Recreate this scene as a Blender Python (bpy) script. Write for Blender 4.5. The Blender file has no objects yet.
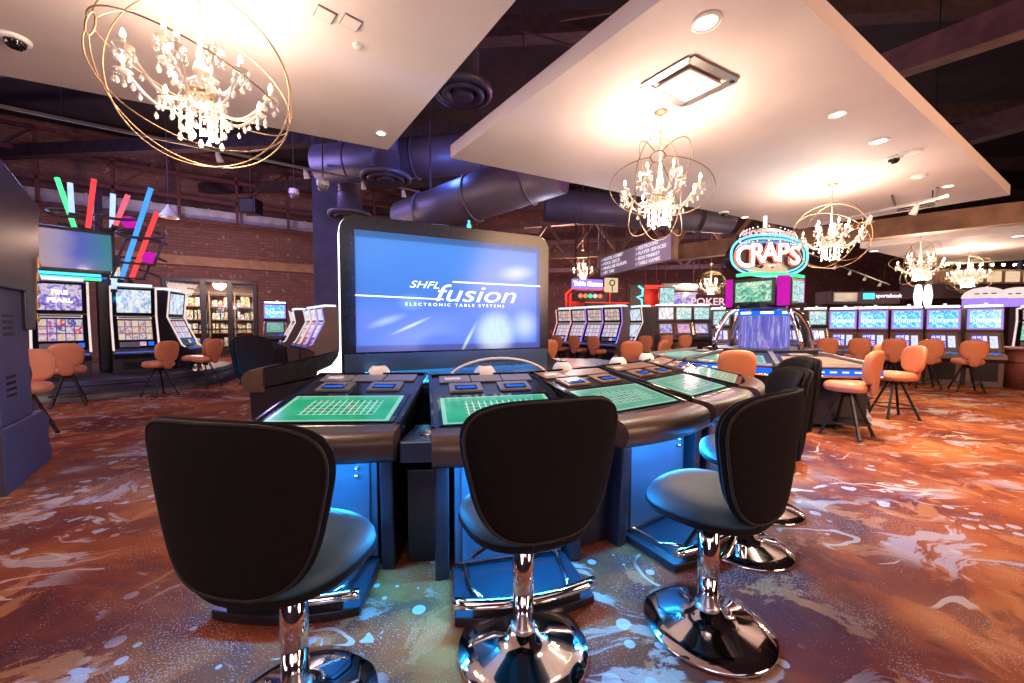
import bpy, bmesh, math, random
from mathutils import Vector, Matrix
random.seed(7)
PI = math.pi
# ---------------------------------------------------------------- camera, world, exposure
scene = bpy.context.scene
col = scene.collection
CAM = Vector((0.0, 0.0, 1.32)); FPX = 388.0; PITCH = math.atan(16.0/388.0)
cd = bpy.data.cameras.new('camera'); cam = bpy.data.objects.new('camera', cd); col.objects.link(cam)
cam.location = CAM; cam.rotation_euler = (PI/2-PITCH, 0, 0)
cd.sensor_width = 36.0; cd.lens = 36.0*FPX/1024.0; cd.clip_start = 0.05; cd.clip_end = 200
scene.camera = cam
world = bpy.data.worlds.new('world'); scene.world = world; world.use_nodes = True
world.node_tree.nodes['Background'].inputs[0].default_value = (0.10, 0.07, 0.13, 1)
world.node_tree.nodes['Background'].inputs[1].default_value = 0.3
scene.view_settings.view_transform = 'Standard'; scene.view_settings.look = 'None'
scene.view_settings.gamma = 1.0; scene.view_settings.use_curve_mapping = False
scene.view_settings.exposure = 0.42
scene.cycles.max_bounces = 7; scene.cycles.diffuse_bounces = 3; scene.cycles.glossy_bounces = 3
scene.cycles.transmission_bounces = 4; scene.cycles.transparent_max_bounces = 10
scene.cycles.caustics_reflective = False; scene.cycles.caustics_refractive = False
scene.cycles.sample_clamp_indirect = 4.0; scene.cycles.sample_clamp_direct = 0.0

def lamp(kind, loc, energy, color, size=0.2, rot=None, target=None, spot=None, blend=0.6, size_y=None, parent=None, name=None):
    l = bpy.data.lights.new(name or 'light', kind); l.energy = energy; l.color = color
    if kind == 'AREA':
        l.size = size
        if size_y: l.shape = 'RECTANGLE'; l.size_y = size_y
    else:
        l.shadow_soft_size = size
    if kind == 'SPOT': l.spot_size = spot; l.spot_blend = blend
    o = bpy.data.objects.new(name or 'light', l); col.objects.link(o); o.location = loc
    if target is not None:
        o.rotation_euler = (Vector(target)-Vector(loc)).to_track_quat('-Z', 'Y').to_euler()
    elif rot: o.rotation_euler = rot
    if parent: o.parent = parent
    return o
# added fill lights without fixtures, over and behind the camera
lamp('AREA', (0.3, -2.2, 3.4), 70, (1.0, 0.84, 0.80), 6, rot=(math.radians(12), 0, 0), size_y=3.5, name='fill_light')
lamp('POINT', (-1.0, -3.6, 2.5), 150, (1.0, 0.74, 0.80), 0.9, name='fill_light')
lamp('POINT', (6.5, -1.6, 2.5), 220, (1.0, 0.68, 0.70), 0.9, name='fill_light')
lamp('POINT', (-7.5, -1.0, 2.3), 200, (1.0, 0.70, 0.76), 0.9, name='fill_light')
lamp('AREA', (7.5, -1.5, 3.4), 480, (1.0, 0.58, 0.30), 5, target=(8, 5, 0), size_y=3, name='fill_light')
lamp('AREA', (-8.5, 0.8, 3.4), 200, (1.0, 0.72, 0.66), 5, target=(-7.5, 5, 0), size_y=3, name='fill_light')
# coloured lamps up in the rafters, plus an added fill for the directory sign
lamp('POINT', (-1.2, 7.2, 4.2), 45, (0.12, 0.25, 1.0), 0.2, name='rafter_and_fill_light')
lamp('POINT', (0.9, 6.2, 4.3), 40, (1.0, 0.15, 0.55), 0.2, name='rafter_and_fill_light')
lamp('POINT', (-6.5, 9.0, 5.2), 160, (0.5, 0.35, 1.0), 0.3, name='rafter_and_fill_light')
lamp('POINT', (-11, 9.5, 5.0), 260, (0.40, 0.42, 1.0), 0.3, name='rafter_and_fill_light')
lamp('POINT', (-11.0, 13.5, 3.6), 380, (1.0, 0.62, 0.5), 0.3, name='rafter_and_fill_light')
lamp('POINT', (-8.0, 5.5, 6.2), 170, (0.30, 0.34, 1.0), 0.3, name='rafter_and_fill_light')
lamp('POINT', (2.0, 17.5, 4.5), 420, (1.0, 0.50, 0.45), 0.3, name='rafter_and_fill_light')
lamp('POINT', (9.0, 17.0, 4.2), 260, (0.85, 0.5, 0.7), 0.3, name='rafter_and_fill_light')
lamp('POINT', (1.5, 7.6, 2.9), 45, (0.95, 0.85, 1.0), 0.2, name='rafter_and_fill_light')  # added point without a fixture, brightens the directory sign
lamp('POINT', (7.0, 10.5, 3.0), 60, (1.0, 0.8, 0.7), 0.3, name='rafter_and_fill_light')

def ray(px, py):
    d = Vector(((px-512.0)/FPX, 0, 0)) + (341.5-py)/FPX*Vector((0, math.sin(PITCH), math.cos(PITCH))) + Vector((0, math.cos(PITCH), -math.sin(PITCH)))
    return d
def P(px, py, Y):                       # the point of the place seen at a pixel, Y metres in front of the lens
    d = ray(px, py); return CAM + d*(Y/d.y)
def G(px, py, z=0.0):                   # the same on a level plane
    d = ray(px, py); return CAM + d*((z-CAM.z)/d.z)
# ---------------------------------------------------------------- node helpers
class NT:
    def __init__(s, name):
        s.mat = bpy.data.materials.new(name); s.mat.use_nodes = True
        s.t = s.mat.node_tree; s.t.nodes.clear()
        s.out = s.n('ShaderNodeOutputMaterial')
    def n(s, typ, **kw):
        nd = s.t.nodes.new(typ)
        for k, v in kw.items(): setattr(nd, k, v)
        return nd
    def put(s, sock, v):
        if isinstance(v, bpy.types.NodeSocket): s.t.links.new(v, sock)
        elif isinstance(v, (tuple, list)):
            sock.default_value = tuple(v) + ((1,) if len(v) == 3 and len(sock.default_value) == 4 else ())
        else: sock.default_value = v
    def m(s, op, a, b=0.0, c=0.0, clamp=False):
        nd = s.n('ShaderNodeMath', operation=op, use_clamp=clamp)
        s.put(nd.inputs[0], a); s.put(nd.inputs[1], b)
        if op in ('MULTIPLY_ADD', 'WRAP', 'SMOOTH_MIN', 'COMPARE'): s.put(nd.inputs[2], c)
        return nd.outputs[0]
    def step(s, v, a, b):
        nd = s.n('ShaderNodeMapRange', interpolation_type='SMOOTHSTEP')
        s.put(nd.inputs[0], v); nd.inputs[1].default_value = a; nd.inputs[2].default_value = b
        return nd.outputs[0]
    def mix(s, f, a, b, mode='MIX'):
        nd = s.n('ShaderNodeMix', data_type='RGBA', blend_type=mode)
        s.put(nd.inputs[0], f); s.put(nd.inputs[6], a); s.put(nd.inputs[7], b)
        return nd.outputs[2]
    def co(s, which='Object', scale=(1, 1, 1), rot=(0, 0, 0), loc=(0, 0, 0)):
        tc = s.n('ShaderNodeTexCoord'); mp = s.n('ShaderNodeMapping')
        s.t.links.new(tc.outputs[which], mp.inputs[0])
        mp.inputs['Scale'].default_value = scale; mp.inputs['Rotation'].default_value = rot; mp.inputs['Location'].default_value = loc
        return mp.outputs[0]
    def noise(s, v, scale=5, detail=3, rough=0.5, dist=0.0, col=False):
        nd = s.n('ShaderNodeTexNoise'); s.put(nd.inputs['Vector'], v); nd.inputs['Scale'].default_value = scale
        nd.inputs['Detail'].default_value = detail; nd.inputs['Roughness'].default_value = rough; nd.inputs['Distortion'].default_value = dist
        return nd.outputs[1 if col else 0]
    def ramp(s, v, stops, interp='LINEAR'):
        nd = s.n('ShaderNodeValToRGB'); s.put(nd.inputs[0], v); cr = nd.color_ramp; cr.interpolation = interp
        while len(cr.elements) < len(stops): cr.elements.new(0.5)
        for e, (p, c) in zip(cr.elements, stops): e.position = p; e.color = tuple(c)+(1,)
        return nd.outputs[0]
    def sep(s, v):
        nd = s.n('ShaderNodeSeparateXYZ'); s.put(nd.inputs[0], v); return nd.outputs
    def comb(s, x, y, z=0.0):
        nd = s.n('ShaderNodeCombineXYZ'); s.put(nd.inputs[0], x); s.put(nd.inputs[1], y); s.put(nd.inputs[2], z); return nd.outputs[0]
    def principled(s, color, rough=0.5, metal=0.0, bump=None, bstr=0.2, **kw):
        b = s.n('ShaderNodeBsdfPrincipled'); s.put(b.inputs['Base Color'], color); s.put(b.inputs['Roughness'], rough); s.put(b.inputs['Metallic'], metal)
        for k, v in kw.items(): s.put(b.inputs[k.replace('_', ' ')], v)
        if bump is not None:
            bp = s.n('ShaderNodeBump'); bp.inputs['Strength'].default_value = bstr; bp.inputs['Distance'].default_value = 0.02
            s.put(bp.inputs['Height'], bump); s.t.links.new(bp.outputs[0], b.inputs['Normal'])
        s.t.links.new(b.outputs[0], s.out.inputs[0]); return s.mat
    def emit(s, color, strength=1.0):
        e = s.n('ShaderNodeEmission'); s.put(e.inputs[0], color); s.put(e.inputs[1], strength)
        s.t.links.new(e.outputs[0], s.out.inputs[0]); return s.mat
    def emit_gloss(s, color, strength=1.0, rough=0.08):       # a lit screen behind glass
        b = s.n('ShaderNodeBsdfPrincipled'); s.put(b.inputs['Base Color'], (0.01, 0.01, 0.012)); b.inputs['Roughness'].default_value = rough
        b.inputs['Specular IOR Level'].default_value = 0.22
        s.put(b.inputs['Emission Color'], color); s.put(b.inputs['Emission Strength'], strength*0.80)
        s.t.links.new(b.outputs[0], s.out.inputs[0]); return s.mat

def surf(name, color, rough=0.5, metal=0.0, var=0.15, scale=6, bstr=0.0, bscale=60, **kw):
    t = NT(name); v = t.co()
    n = t.noise(v, scale, 4)
    k = t.step(n, 0.25, 0.75)
    dark = tuple(c*(1-var) for c in color); lite = tuple(min(1, c*(1+var)) for c in color)
    c = t.mix(k, dark, lite)
    bump = t.noise(v, bscale, 3) if bstr else None
    return t.principled(c, rough, metal, bump, bstr, **kw)
def glow(name, color, strength, var=0.0):
    t = NT(name)
    n = t.noise(t.co(), 9, 2)
    c = t.mix(t.step(n, 0.3, 0.7), tuple(x*(1-0.12) for x in color), color)
    return t.emit(c, strength)

MAT = {}
def build_materials():
    m = MAT
    # carpet ------------------------------------------------------
    t = NT('carpet'); v = t.co(scale=(1.3, 1.3, 1))
    warp = t.noise(v, 0.7, 3, 0.5, 0.0, True)
    vw = t.n('ShaderNodeVectorMath', operation='MULTIPLY_ADD'); t.put(vw.inputs[0], warp); vw.inputs[1].default_value = (1.3, 1.3, 0); t.put(vw.inputs[2], v)
    vw = vw.outputs[0]
    base = t.ramp(t.noise(vw, 0.55, 5, 0.6), [(0.30, (0.040, 0.010, 0.010)), (0.42, (0.15, 0.026, 0.012)), (0.55, (0.29, 0.072, 0.018)), (0.70, (0.46, 0.165, 0.040))])
    base = t.mix(t.m('MULTIPLY', t.step(t.noise(vw, 1.6, 5, 0.6), 0.52, 0.58), 0.5), base, (0.085, 0.024, 0.022))
    base = t.mix(t.m('MULTIPLY', t.step(t.noise(v, 1.9, 6, 0.65, 1.0), 0.56, 0.60), 0.6), base, (0.42, 0.155, 0.050))
    mp = t.n('ShaderNodeMapping'); t.put(mp.inputs[0], vw); mp.inputs['Rotation'].default_value = (0, 0, 0.5); mp.inputs['Scale'].default_value = (0.55, 1.5, 1)
    st = mp.outputs[0]
    region = t.step(t.noise(v, 0.55, 2), 0.46, 0.56)
    bl = t.m('MULTIPLY', t.step(t.noise(st, 1.7, 8, 0.66, 0.5), 0.545, 0.57), region)
    cream = t.mix(t.step(t.noise(v, 0.9, 1), 0.4, 0.6), (0.42, 0.31, 0.24), (0.38, 0.34, 0.40))
    # drops of dye, each a round cell
    vo = t.n('ShaderNodeTexVoronoi'); t.put(vo.inputs['Vector'], t.co(scale=(1.2, 1.2, 0.0))); vo.inputs['Scale'].default_value = 4.2
    rnd = t.sep(vo.outputs['Color'])
    wob = t.m('MULTIPLY', t.m('SUBTRACT', t.noise(v, 9, 4, 0.6, 0.8), 0.5), 0.85)
    dr = t.m('LESS_THAN', t.m('ADD', vo.outputs['Distance'], wob), t.m('MULTIPLY', t.m('POWER', rnd[0], 2.0), 0.36))
    reg2 = t.step(t.noise(t.co(loc=(7, 3, 0)), 0.75, 2), 0.50, 0.56)
    dr = t.m('MULTIPLY', dr, reg2)
    vo2 = t.n('ShaderNodeTexVoronoi'); t.put(vo2.inputs['Vector'], t.co(scale=(1.2, 1.2, 0.0))); vo2.inputs['Scale'].default_value = 9
    rn2 = t.sep(vo2.outputs['Color'])
    dr2 = t.m('MULTIPLY', t.m('LESS_THAN', vo2.outputs['Distance'], t.m('MULTIPLY', t.m('POWER', rn2[1], 3.0), 0.45)), t.step(t.noise(t.co(loc=(2, 9, 0)), 0.8, 2), 0.46, 0.56))
    # speckle spray
    spk = t.m('MULTIPLY', t.m('GREATER_THAN', t.noise(v, 110, 1), t.m('MULTIPLY_ADD', t.noise(vw, 1.4, 5, 0.65, 0.4), -0.75, 1.06)), 1.0)
    # thin brush strokes
    ring = t.m('ABSOLUTE', t.m('SUBTRACT', t.noise(st, 0.85, 2), 0.5))
    arc = t.m('MULTIPLY', t.m('LESS_THAN', ring, 0.006), t.step(t.noise(v, 1.3, 3), 0.52, 0.56))
    c = t.mix(t.m('MULTIPLY', spk, 0.6), base, (0.46, 0.33, 0.29))
    c = t.mix(t.m('MULTIPLY', bl, 0.65), c, cream)
    c = t.mix(t.m('MULTIPLY', dr, 0.85), c, (0.36, 0.33, 0.37))
    c = t.mix(t.m('MULTIPLY', dr2, 0.7), c, (0.45, 0.38, 0.36))
    c = t.mix(t.m('MULTIPLY', arc, 0.8), c, (0.48, 0.34, 0.25))
    fine = t.noise(v, 160, 2)
    c = t.mix(0.35, c, t.mix(t.step(fine, 0.3, 0.7), (0.25, 0.25, 0.25), (1, 1, 1)), 'MULTIPLY')
    t.principled(c, 0.95, 0, fine, 0.25, Specular_IOR_Level=0.12); m['carpet'] = t.mat
    # brick --------------------------------------------------------
    def brick(name, c1, c2, mortar):
        t = NT(name); tc = t.n('ShaderNodeTexCoord'); s = t.sep(tc.outputs['Object'])
        v = t.comb(s[0], s[2]); br = t.n('ShaderNodeTexBrick'); t.put(br.inputs[0], v)
        br.inputs['Scale'].default_value = 1.0; br.inputs['Brick Width'].default_value = 0.42; br.inputs['Row Height'].default_value = 0.14
        br.inputs['Mortar Size'].default_value = 0.018; br.inputs['Color1'].default_value = c1+(1,); br.inputs['Color2'].default_value = c2+(1,); br.inputs['Mortar'].default_value = mortar+(1,)
        big = t.noise(v, 0.8, 4)
        c = t.mix(t.step(big, 0.35, 0.65), br.outputs[0], t.mix(0.5, br.outputs[0], (0.16, 0.09, 0.09)))
        c = t.mix(t.step(t.noise(v, 3.5, 3), 0.62, 0.7), c, (0.36, 0.2, 0.18))
        return t.principled(c, 0.85, 0, br.outputs[1], -0.3)
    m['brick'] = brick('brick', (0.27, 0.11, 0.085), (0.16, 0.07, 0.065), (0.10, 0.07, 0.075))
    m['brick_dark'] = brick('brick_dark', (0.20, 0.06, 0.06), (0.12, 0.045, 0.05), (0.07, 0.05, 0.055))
    m['roof'] = surf('roof_dark', (0.020, 0.014, 0.022), 0.9, var=0.4, scale=1.5)
    m['panel'] = surf('ceiling_plaster', (0.62, 0.54, 0.55), 0.75, var=0.03, scale=2, bstr=0.03, bscale=30)
    m['panel_edge'] = surf('panel_edge_paint', (0.62, 0.50, 0.46), 0.7, var=0.05)
    m['wall_dark'] = surf('wall_dark', (0.05, 0.03, 0.045), 0.85, var=0.3, scale=2)
    m['steel'] = surf('steel_dark', (0.06, 0.035, 0.045), 0.6, 0.3, 0.3)
    m['steel_red'] = surf('steel_red', (0.10, 0.030, 0.032), 0.6, 0.2, 0.3)
    m['wood'] = surf('beam_wood', (0.22, 0.125, 0.085), 0.7, 0, 0.35, 3)
    m['ledge'] = surf('ledge_wood', (0.34, 0.19, 0.12), 0.7, 0, 0.2, 3)
    m['pillar'] = surf('pillar_paint', (0.055, 0.045, 0.085), 0.7, var=0.2, scale=2)
    m['duct'] = surf('duct_paint', (0.11, 0.095, 0.16), 0.45, 0.3, 0.12, 2)
    m['duct_grey'] = surf('duct_galvanised', (0.45, 0.42, 0.47), 0.4, 0.4, 0.2, 3)
    m['black'] = surf('black_plastic', (0.012, 0.011, 0.014), 0.35, 0, 0.2)
    m['blackgloss'] = surf('black_glass', (0.006, 0.006, 0.008), 0.07, 0, 0.1)
    m['darkpanel'] = surf('dark_panel', (0.018, 0.016, 0.025), 0.3, 0.2, 0.2)
    m['cabblue'] = surf('console_laminate', (0.055, 0.085, 0.13), 0.25, 0.35, 0.12, 3)
    m['deck'] = surf('deck_plastic', (0.012, 0.012, 0.015), 0.22, 0, 0.2, 20)
    m['beige'] = surf('beige_plate', (0.26, 0.17, 0.13), 0.35, 0.2, 0.08)
    m['greyplate'] = surf('grey_plate', (0.20, 0.20, 0.23), 0.3, 0.3, 0.08)
    m['armrest'] = surf('armrest_vinyl', (0.070, 0.040, 0.032), 0.36, 0, 0.15, 12, 0.08, 250)
    m['chrome'] = surf('chrome', (0.82, 0.80, 0.80), 0.07, 1.0, 0.03)
    m['brushed'] = surf('brushed_steel', (0.55, 0.52, 0.52), 0.3, 0.9, 0.1)
    m['stoolback'] = surf('stool_fabric', (0.0085, 0.0060, 0.0065), 0.9, 0, 0.15, 40, 0.10, 900, Specular_IOR_Level=0.12)
    m['piping'] = surf('stool_piping', (0.017, 0.012, 0.012), 0.7, 0, 0.1, 30, Specular_IOR_Level=0.3)
    m['stoolseat_bluelit'] = surf('stool_vinyl_bluelit', (0.010, 0.050, 0.095), 0.55, 0, 0.12, 30, 0.08, 600)  # blue glow from the table is put into the seat colour
    m['orange'] = surf('orange_leather', (0.50, 0.165, 0.078), 0.45, 0, 0.10, 5, 0.05, 120)
    m['orange_back'] = surf('orange_leather_back', (0.42, 0.14, 0.075), 0.5, 0, 0.10, 5, 0.05, 120)
    m['blackmetal'] = surf('black_metal', (0.014, 0.012, 0.014), 0.35, 0.3, 0.2)
    m['cab'] = surf('slot_cabinet', (0.055, 0.043, 0.055), 0.4, 0.15, 0.12, 2)
    m['cab_brown'] = surf('slot_cabinet_brown', (0.13, 0.085, 0.085), 0.45, 0.15, 0.12, 2)
    m['cab_side'] = surf('slot_cabinet_violet', (0.055, 0.040, 0.068), 0.6, 0.2, 0.10, 2)
    m['goldtrim'] = surf('gold_trim', (0.75, 0.50, 0.25), 0.25, 1.0, 0.1)
    m['brass'] = surf('brass_ring', (0.30, 0.20, 0.12), 0.45, 0.8, 0.1)
    m['candle'] = surf('candle_sleeve', (0.80, 0.62, 0.40), 0.5, 0.2, 0.1)
    t = NT('crystal'); b = t.n('ShaderNodeBsdfPrincipled'); b.inputs['Base Color'].default_value = (1.0, 0.95, 0.88, 1); b.inputs['Roughness'].default_value = 0.06
    b.inputs['Transmission Weight'].default_value = 0.45; b.inputs['IOR'].default_value = 1.5
    tr = t.n('ShaderNodeBsdfTransparent'); mx = t.n('ShaderNodeMixShader')
    t.put(mx.inputs[0], t.m('MULTIPLY_ADD', t.noise(t.co(), 30, 2), 0.25, 0.58)); t.t.links.new(tr.outputs[0], mx.inputs[1]); t.t.links.new(b.outputs[0], mx.inputs[2])
    t.t.links.new(mx.outputs[0], t.out.inputs[0]); m['crystal'] = t.mat
    def clear(name, tint, opac):
        t = NT(name); g = t.n('ShaderNodeBsdfGlossy'); g.inputs['Roughness'].default_value = 0.03; t.put(g.inputs[0], (1, 1, 1))
        tr = t.n('ShaderNodeBsdfTransparent'); tr.inputs[0].default_value = tint+(1,)
        fr = t.n('ShaderNodeFresnel'); fr.inputs[0].default_value = 1.45
        mx = t.n('ShaderNodeMixShader'); t.put(mx.inputs[0], t.m('ADD', t.m('MULTIPLY_ADD', t.noise(t.co(), 3, 2), 0.02, opac), fr.outputs[0], clamp=True))
        t.t.links.new(tr.outputs[0], mx.inputs[1]); t.t.links.new(g.outputs[0], mx.inputs[2]); t.t.links.new(mx.outputs[0], t.out.inputs[0]); return t.mat
    m['glass'] = clear('window_glass', (0.9, 0.92, 0.94), 0.03)
    m['acrylic'] = clear('clear_acrylic', (0.86, 0.90, 1.0), 0.04)
    m['flame'] = glow('bulb_flame', (1.0, 0.80, 0.52), 60)
    m['white_led'] = glow('white_led', (0.88, 0.97, 1.0), 2.2)
    m['white_led_soft'] = glow('white_led_soft', (0.8, 0.86, 1.0), 1.1)
    m['lamp_white'] = glow('downlight_lens', (1.0, 0.9, 0.8), 8)
    m['blue_led'] = glow('blue_led', (0.02, 0.16, 0.9), 0.9)
    m['cyan_led'] = glow('cyan_led', (0.1, 0.75, 1.0), 1.3)
    m['tube_green'] = glow('neon_green', (0.10, 1.0, 0.35), 1.1); m['tube_blue'] = glow('neon_blue', (0.06, 0.30, 1.0), 1.2)
    m['tube_red'] = glow('neon_red', (1.0, 0.06, 0.07), 1.1); m['tube_pink'] = glow('neon_pink', (1.0, 0.12, 0.20), 1.1); m['tube_white'] = glow('neon_ice', (0.40, 0.55, 1.0), 1.3)
    m['tube_magenta'] = glow('neon_magenta', (0.85, 0.02, 0.6), 0.6)
    m['neon_red'] = glow('neon_sign_red', (1.0, 0.05, 0.03), 1.6); m['neon_cyan'] = glow('neon_sign_cyan', (0.25, 0.9, 1.0), 1.2)
    m['neon_green'] = glow('neon_sign_green', (0.10, 0.95, 0.40), 1.1); m['neon_white'] = glow('neon_sign_white', (1, 0.97, 0.95), 3)
    m['letter_white'] = surf('letter_white', (0.85, 0.82, 0.86), 0.5, var=0.03, Emission_Color=(0.9, 0.88, 0.95), Emission_Strength=0.5)  # added emission lifts the letters; the directory sign itself is unlit
    m['letter_black'] = surf('letter_black', (0.02, 0.02, 0.02), 0.5)
    m['letter_lit'] = glow('letter_lit', (0.93, 0.97, 1.0), 1.6)
    m['letter_red'] = glow('letter_red', (1.0, 0.20, 0.12), 1.2)
    m['letter_pink'] = glow('letter_pink', (1.0, 0.55, 0.6), 1.0)
    m['white_plastic'] = surf('white_plastic', (0.75, 0.73, 0.74), 0.4, var=0.05)
    m['signgrey'] = surf('sign_grey', (0.42, 0.36, 0.50), 0.5, var=0.05)
    m['edge_warm'] = glow('edge_light_warm', (1.0, 0.78, 0.74), 0.8); m['edge_pink'] = glow('edge_light_pink', (1.0, 0.42, 0.50), 0.9)
    m['edge_violet'] = glow('edge_light_violet', (0.42, 0.25, 1.0), 0.9)
    m['platform'] = surf('platform_vinyl', (0.035, 0.025, 0.03), 0.35, 0, 0.2)
    m['table_red'] = surf('barrel_wood', (0.20, 0.06, 0.045), 0.35, 0, 0.2)
    m['rubber'] = surf('rubber', (0.01, 0.01, 0.01), 0.8)
    # screens ------------------------------------------------------
    def reels(name, nx, ny, bg, cols, gap=0.12, strength=1.1, seed=0):
        t = NT(name); tc = t.n('ShaderNodeTexCoord'); s = t.sep(tc.outputs['UV'])
        u = t.m('MULTIPLY', s[0], nx); w = t.m('MULTIPLY', s[1], ny)
        fu = t.m('FLOOR', u); fw = t.m('FLOOR', w)
        wn = t.n('ShaderNodeTexWhiteNoise', noise_dimensions='3D'); t.put(wn.inputs[0], t.comb(fu, fw, seed+0.5))
        n = len(cols); c = t.ramp(wn.outputs[0], [(i/n, k) for i, k in enumerate(cols)], 'CONSTANT')
        d = t.m('MAXIMUM', t.m('ABSOLUTE', t.m('SUBTRACT', t.m('SUBTRACT', u, fu), 0.5)), t.m('ABSOLUTE', t.m('SUBTRACT', t.m('SUBTRACT', w, fw), 0.5)))
        blob = t.step(t.noise(t.comb(u, w, seed), 2.6, 3, 0.6), 0.47, 0.55)
        tile = t.mix(blob, (0.72, 0.66, 0.72), c)
        c = t.mix(t.m('GREATER_THAN', d, 0.5-gap), tile, bg)
        return t.emit_gloss(c, strength)
    def picture(name, stops, scale=(3, 3), strength=1.1, seed=0, dist=1.5, detail=3, band=None):
        t = NT(name); v = t.co('UV', (scale[0], scale[1], 1), loc=(seed, seed*1.7, 0))
        c = t.ramp(t.noise(v, 1.6, detail, 0.6, dist), stops)
        if band:
            s = t.sep(t.n('ShaderNodeTexCoord').outputs['UV'])
            k = t.m('LESS_THAN', t.m('ABSOLUTE', t.m('SUBTRACT', s[1], band[0])), band[1])
            c = t.mix(k, c, t.mix(t.step(t.noise(t.comb(t.m('MULTIPLY', s[0], 14), 0, seed), 1, 2), 0.48, 0.52), band[2], band[3]))
        return t.emit_gloss(c, strength)
    m['reels'] = reels('screen_reels', 5, 3, (0.15, 0.08, 0.30), [(0.75, 0.05, 0.06), (0.5, 0.12, 0.45), (0.85, 0.3, 0.25), (0.12, 0.10, 0.35), (0.8, 0.55, 0.2)], 0.07, 0.85, 1)
    m['reels2'] = reels('screen_reels_warm', 5, 3, (0.25, 0.15, 0.2), [(0.85, 0.5, 0.1), (0.75, 0.2, 0.1), (0.9, 0.7, 0.4), (0.25, 0.3, 0.5), (0.5, 0.2, 0.2)], 0.07, 0.85, 3)
    m['reels3'] = reels('screen_reels_pale', 4, 3, (0.25, 0.20, 0.45), [(0.7, 0.7, 0.95), (0.85, 0.4, 0.5), (0.8, 0.7, 0.4), (0.4, 0.3, 0.7)], 0.08, 0.9, 6)
    m['pic_violet'] = picture('screen_violet_art', [(0.30, (0.10, 0.06, 0.35)), (0.45, (0.30, 0.22, 0.70)), (0.55, (0.75, 0.65, 0.85)), (0.68, (0.85, 0.5, 0.3))], (3, 2), 0.9, 1)
    m['pic_pale'] = picture('screen_pale_art', [(0.30, (0.2, 0.28, 0.5)), (0.45, (0.5, 0.6, 0.8)), (0.56, (0.85, 0.9, 0.9)), (0.7, (0.75, 0.72, 0.5))], (4, 2), 1.0, 2)
    m['pic_blue'] = picture('screen_lagoon_art', [(0.30, (0.02, 0.20, 0.62)), (0.45, (0.06, 0.48, 0.85)), (0.58, (0.45, 0.85, 0.95)), (0.7, (0.9, 0.9, 0.85))], (3, 2), 1.25, 3, band=(0.42, 0.10, (0.95, 0.9, 0.75), (0.2, 0.5, 0.8)))
    m['pic_card'] = reels('screen_card_menu', 3, 2, (0.06, 0.05, 0.55), [(0.1, 0.15, 0.8), (0.75, 0.75, 0.98), (0.16, 0.1, 0.6)], 0.10, 1.2, 5)
    m['pic_small'] = picture('screen_small_menu', [(0.35, (0.2, 0.35, 0.85)), (0.5, (0.8, 0.85, 1.0)), (0.65, (0.9, 0.7, 0.75))], (3, 4), 1.1, 6)
    m['pic_teal'] = picture('screen_teal_art', [(0.35, (0.12, 0.35, 0.42)), (0.5, (0.40, 0.70, 0.72)), (0.65, (0.85, 0.9, 0.85))], (4, 3), 1.0, 8)
    m['pic_pink'] = picture('screen_pink_art', [(0.32, (0.20, 0.10, 0.40)), (0.5, (0.75, 0.35, 0.55)), (0.65, (0.9, 0.75, 0.8))], (4, 3), 1.0, 9)
    m['pic_green'] = picture('screen_green_art', [(0.32, (0.03, 0.18, 0.14)), (0.5, (0.2, 0.62, 0.42)), (0.62, (0.75, 0.85, 0.6))], (4, 3), 1.0, 10)
    # overhead wash display
    t = NT('screen_colour_wash'); s = t.sep(t.n('ShaderNodeTexCoord').outputs['UV'])
    c = t.ramp(t.m('ADD', s[0], t.m('MULTIPLY', t.m('SUBTRACT', t.noise(t.co('UV'), 2, 2), 0.5), 0.25)), [(0.0, (0.50, 0.32, 0.30)), (0.3, (0.36, 0.30, 0.48)), (0.55, (0.10, 0.13, 0.50)), (0.85, (0.07, 0.20, 0.36)), (1.0, (0.05, 0.24, 0.28))])
    m['pic_wash'] = t.emit_gloss(c, 0.9)
    # betting screen: green cloth with rows of pale bet boxes
    def felt(name, g1, g2, k):
        t = NT(name); s = t.sep(t.n('ShaderNodeTexCoord').outputs['UV'])
        br = t.n('ShaderNodeTexBrick'); br.offset = 0.0; t.put(br.inputs[0], t.comb(s[0], s[1])); br.inputs['Scale'].default_value = 1
        br.inputs['Brick Width'].default_value = 0.056; br.inputs['Row Height'].default_value = 0.115; br.inputs['Mortar Size'].default_value = 0.006
        br.inputs['Color1'].default_value = (0, 0, 0, 1); br.inputs['Color2'].default_value = (0, 0, 0, 1); br.inputs['Mortar'].default_value = (1, 1, 1, 1)
        inx = t.m('MULTIPLY', t.m('GREATER_THAN', s[0], 0.20), t.m('LESS_THAN', s[0], 0.84)); iny = t.m('MULTIPLY', t.m('GREATER_THAN', s[1], 0.22), t.m('LESS_THAN', s[1], 0.80))
        inside = t.m('MULTIPLY', inx, iny)
        wn = t.n('ShaderNodeTexWhiteNoise', noise_dimensions='2D'); t.put(wn.inputs[0], t.comb(t.m('FLOOR', t.m('DIVIDE', s[0], 0.056)), t.m('FLOOR', t.m('DIVIDE', s[1], 0.115))))
        cell = t.ramp(wn.outputs[0], [(0, g1), (0.45, (0.015, 0.10, 0.06)), (0.72, (0.35, 0.06, 0.06)), (0.85, g1)], 'CONSTANT')
        base = t.mix(t.step(t.noise(t.comb(s[0], s[1]), 3, 2), 0.3, 0.7), g1, g2)
        c = t.mix(inside, base, t.mix(0.45, base, cell)); c = t.mix(t.m('MULTIPLY', t.m('MULTIPLY', inside, br.outputs[0]), 0.85), c, (0.62, 0.95, 0.80))
        ed = t.m('MAXIMUM', t.m('ABSOLUTE', t.m('SUBTRACT', s[0], 0.5)), t.m('ABSOLUTE', t.m('SUBTRACT', s[1], 0.5)))
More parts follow.
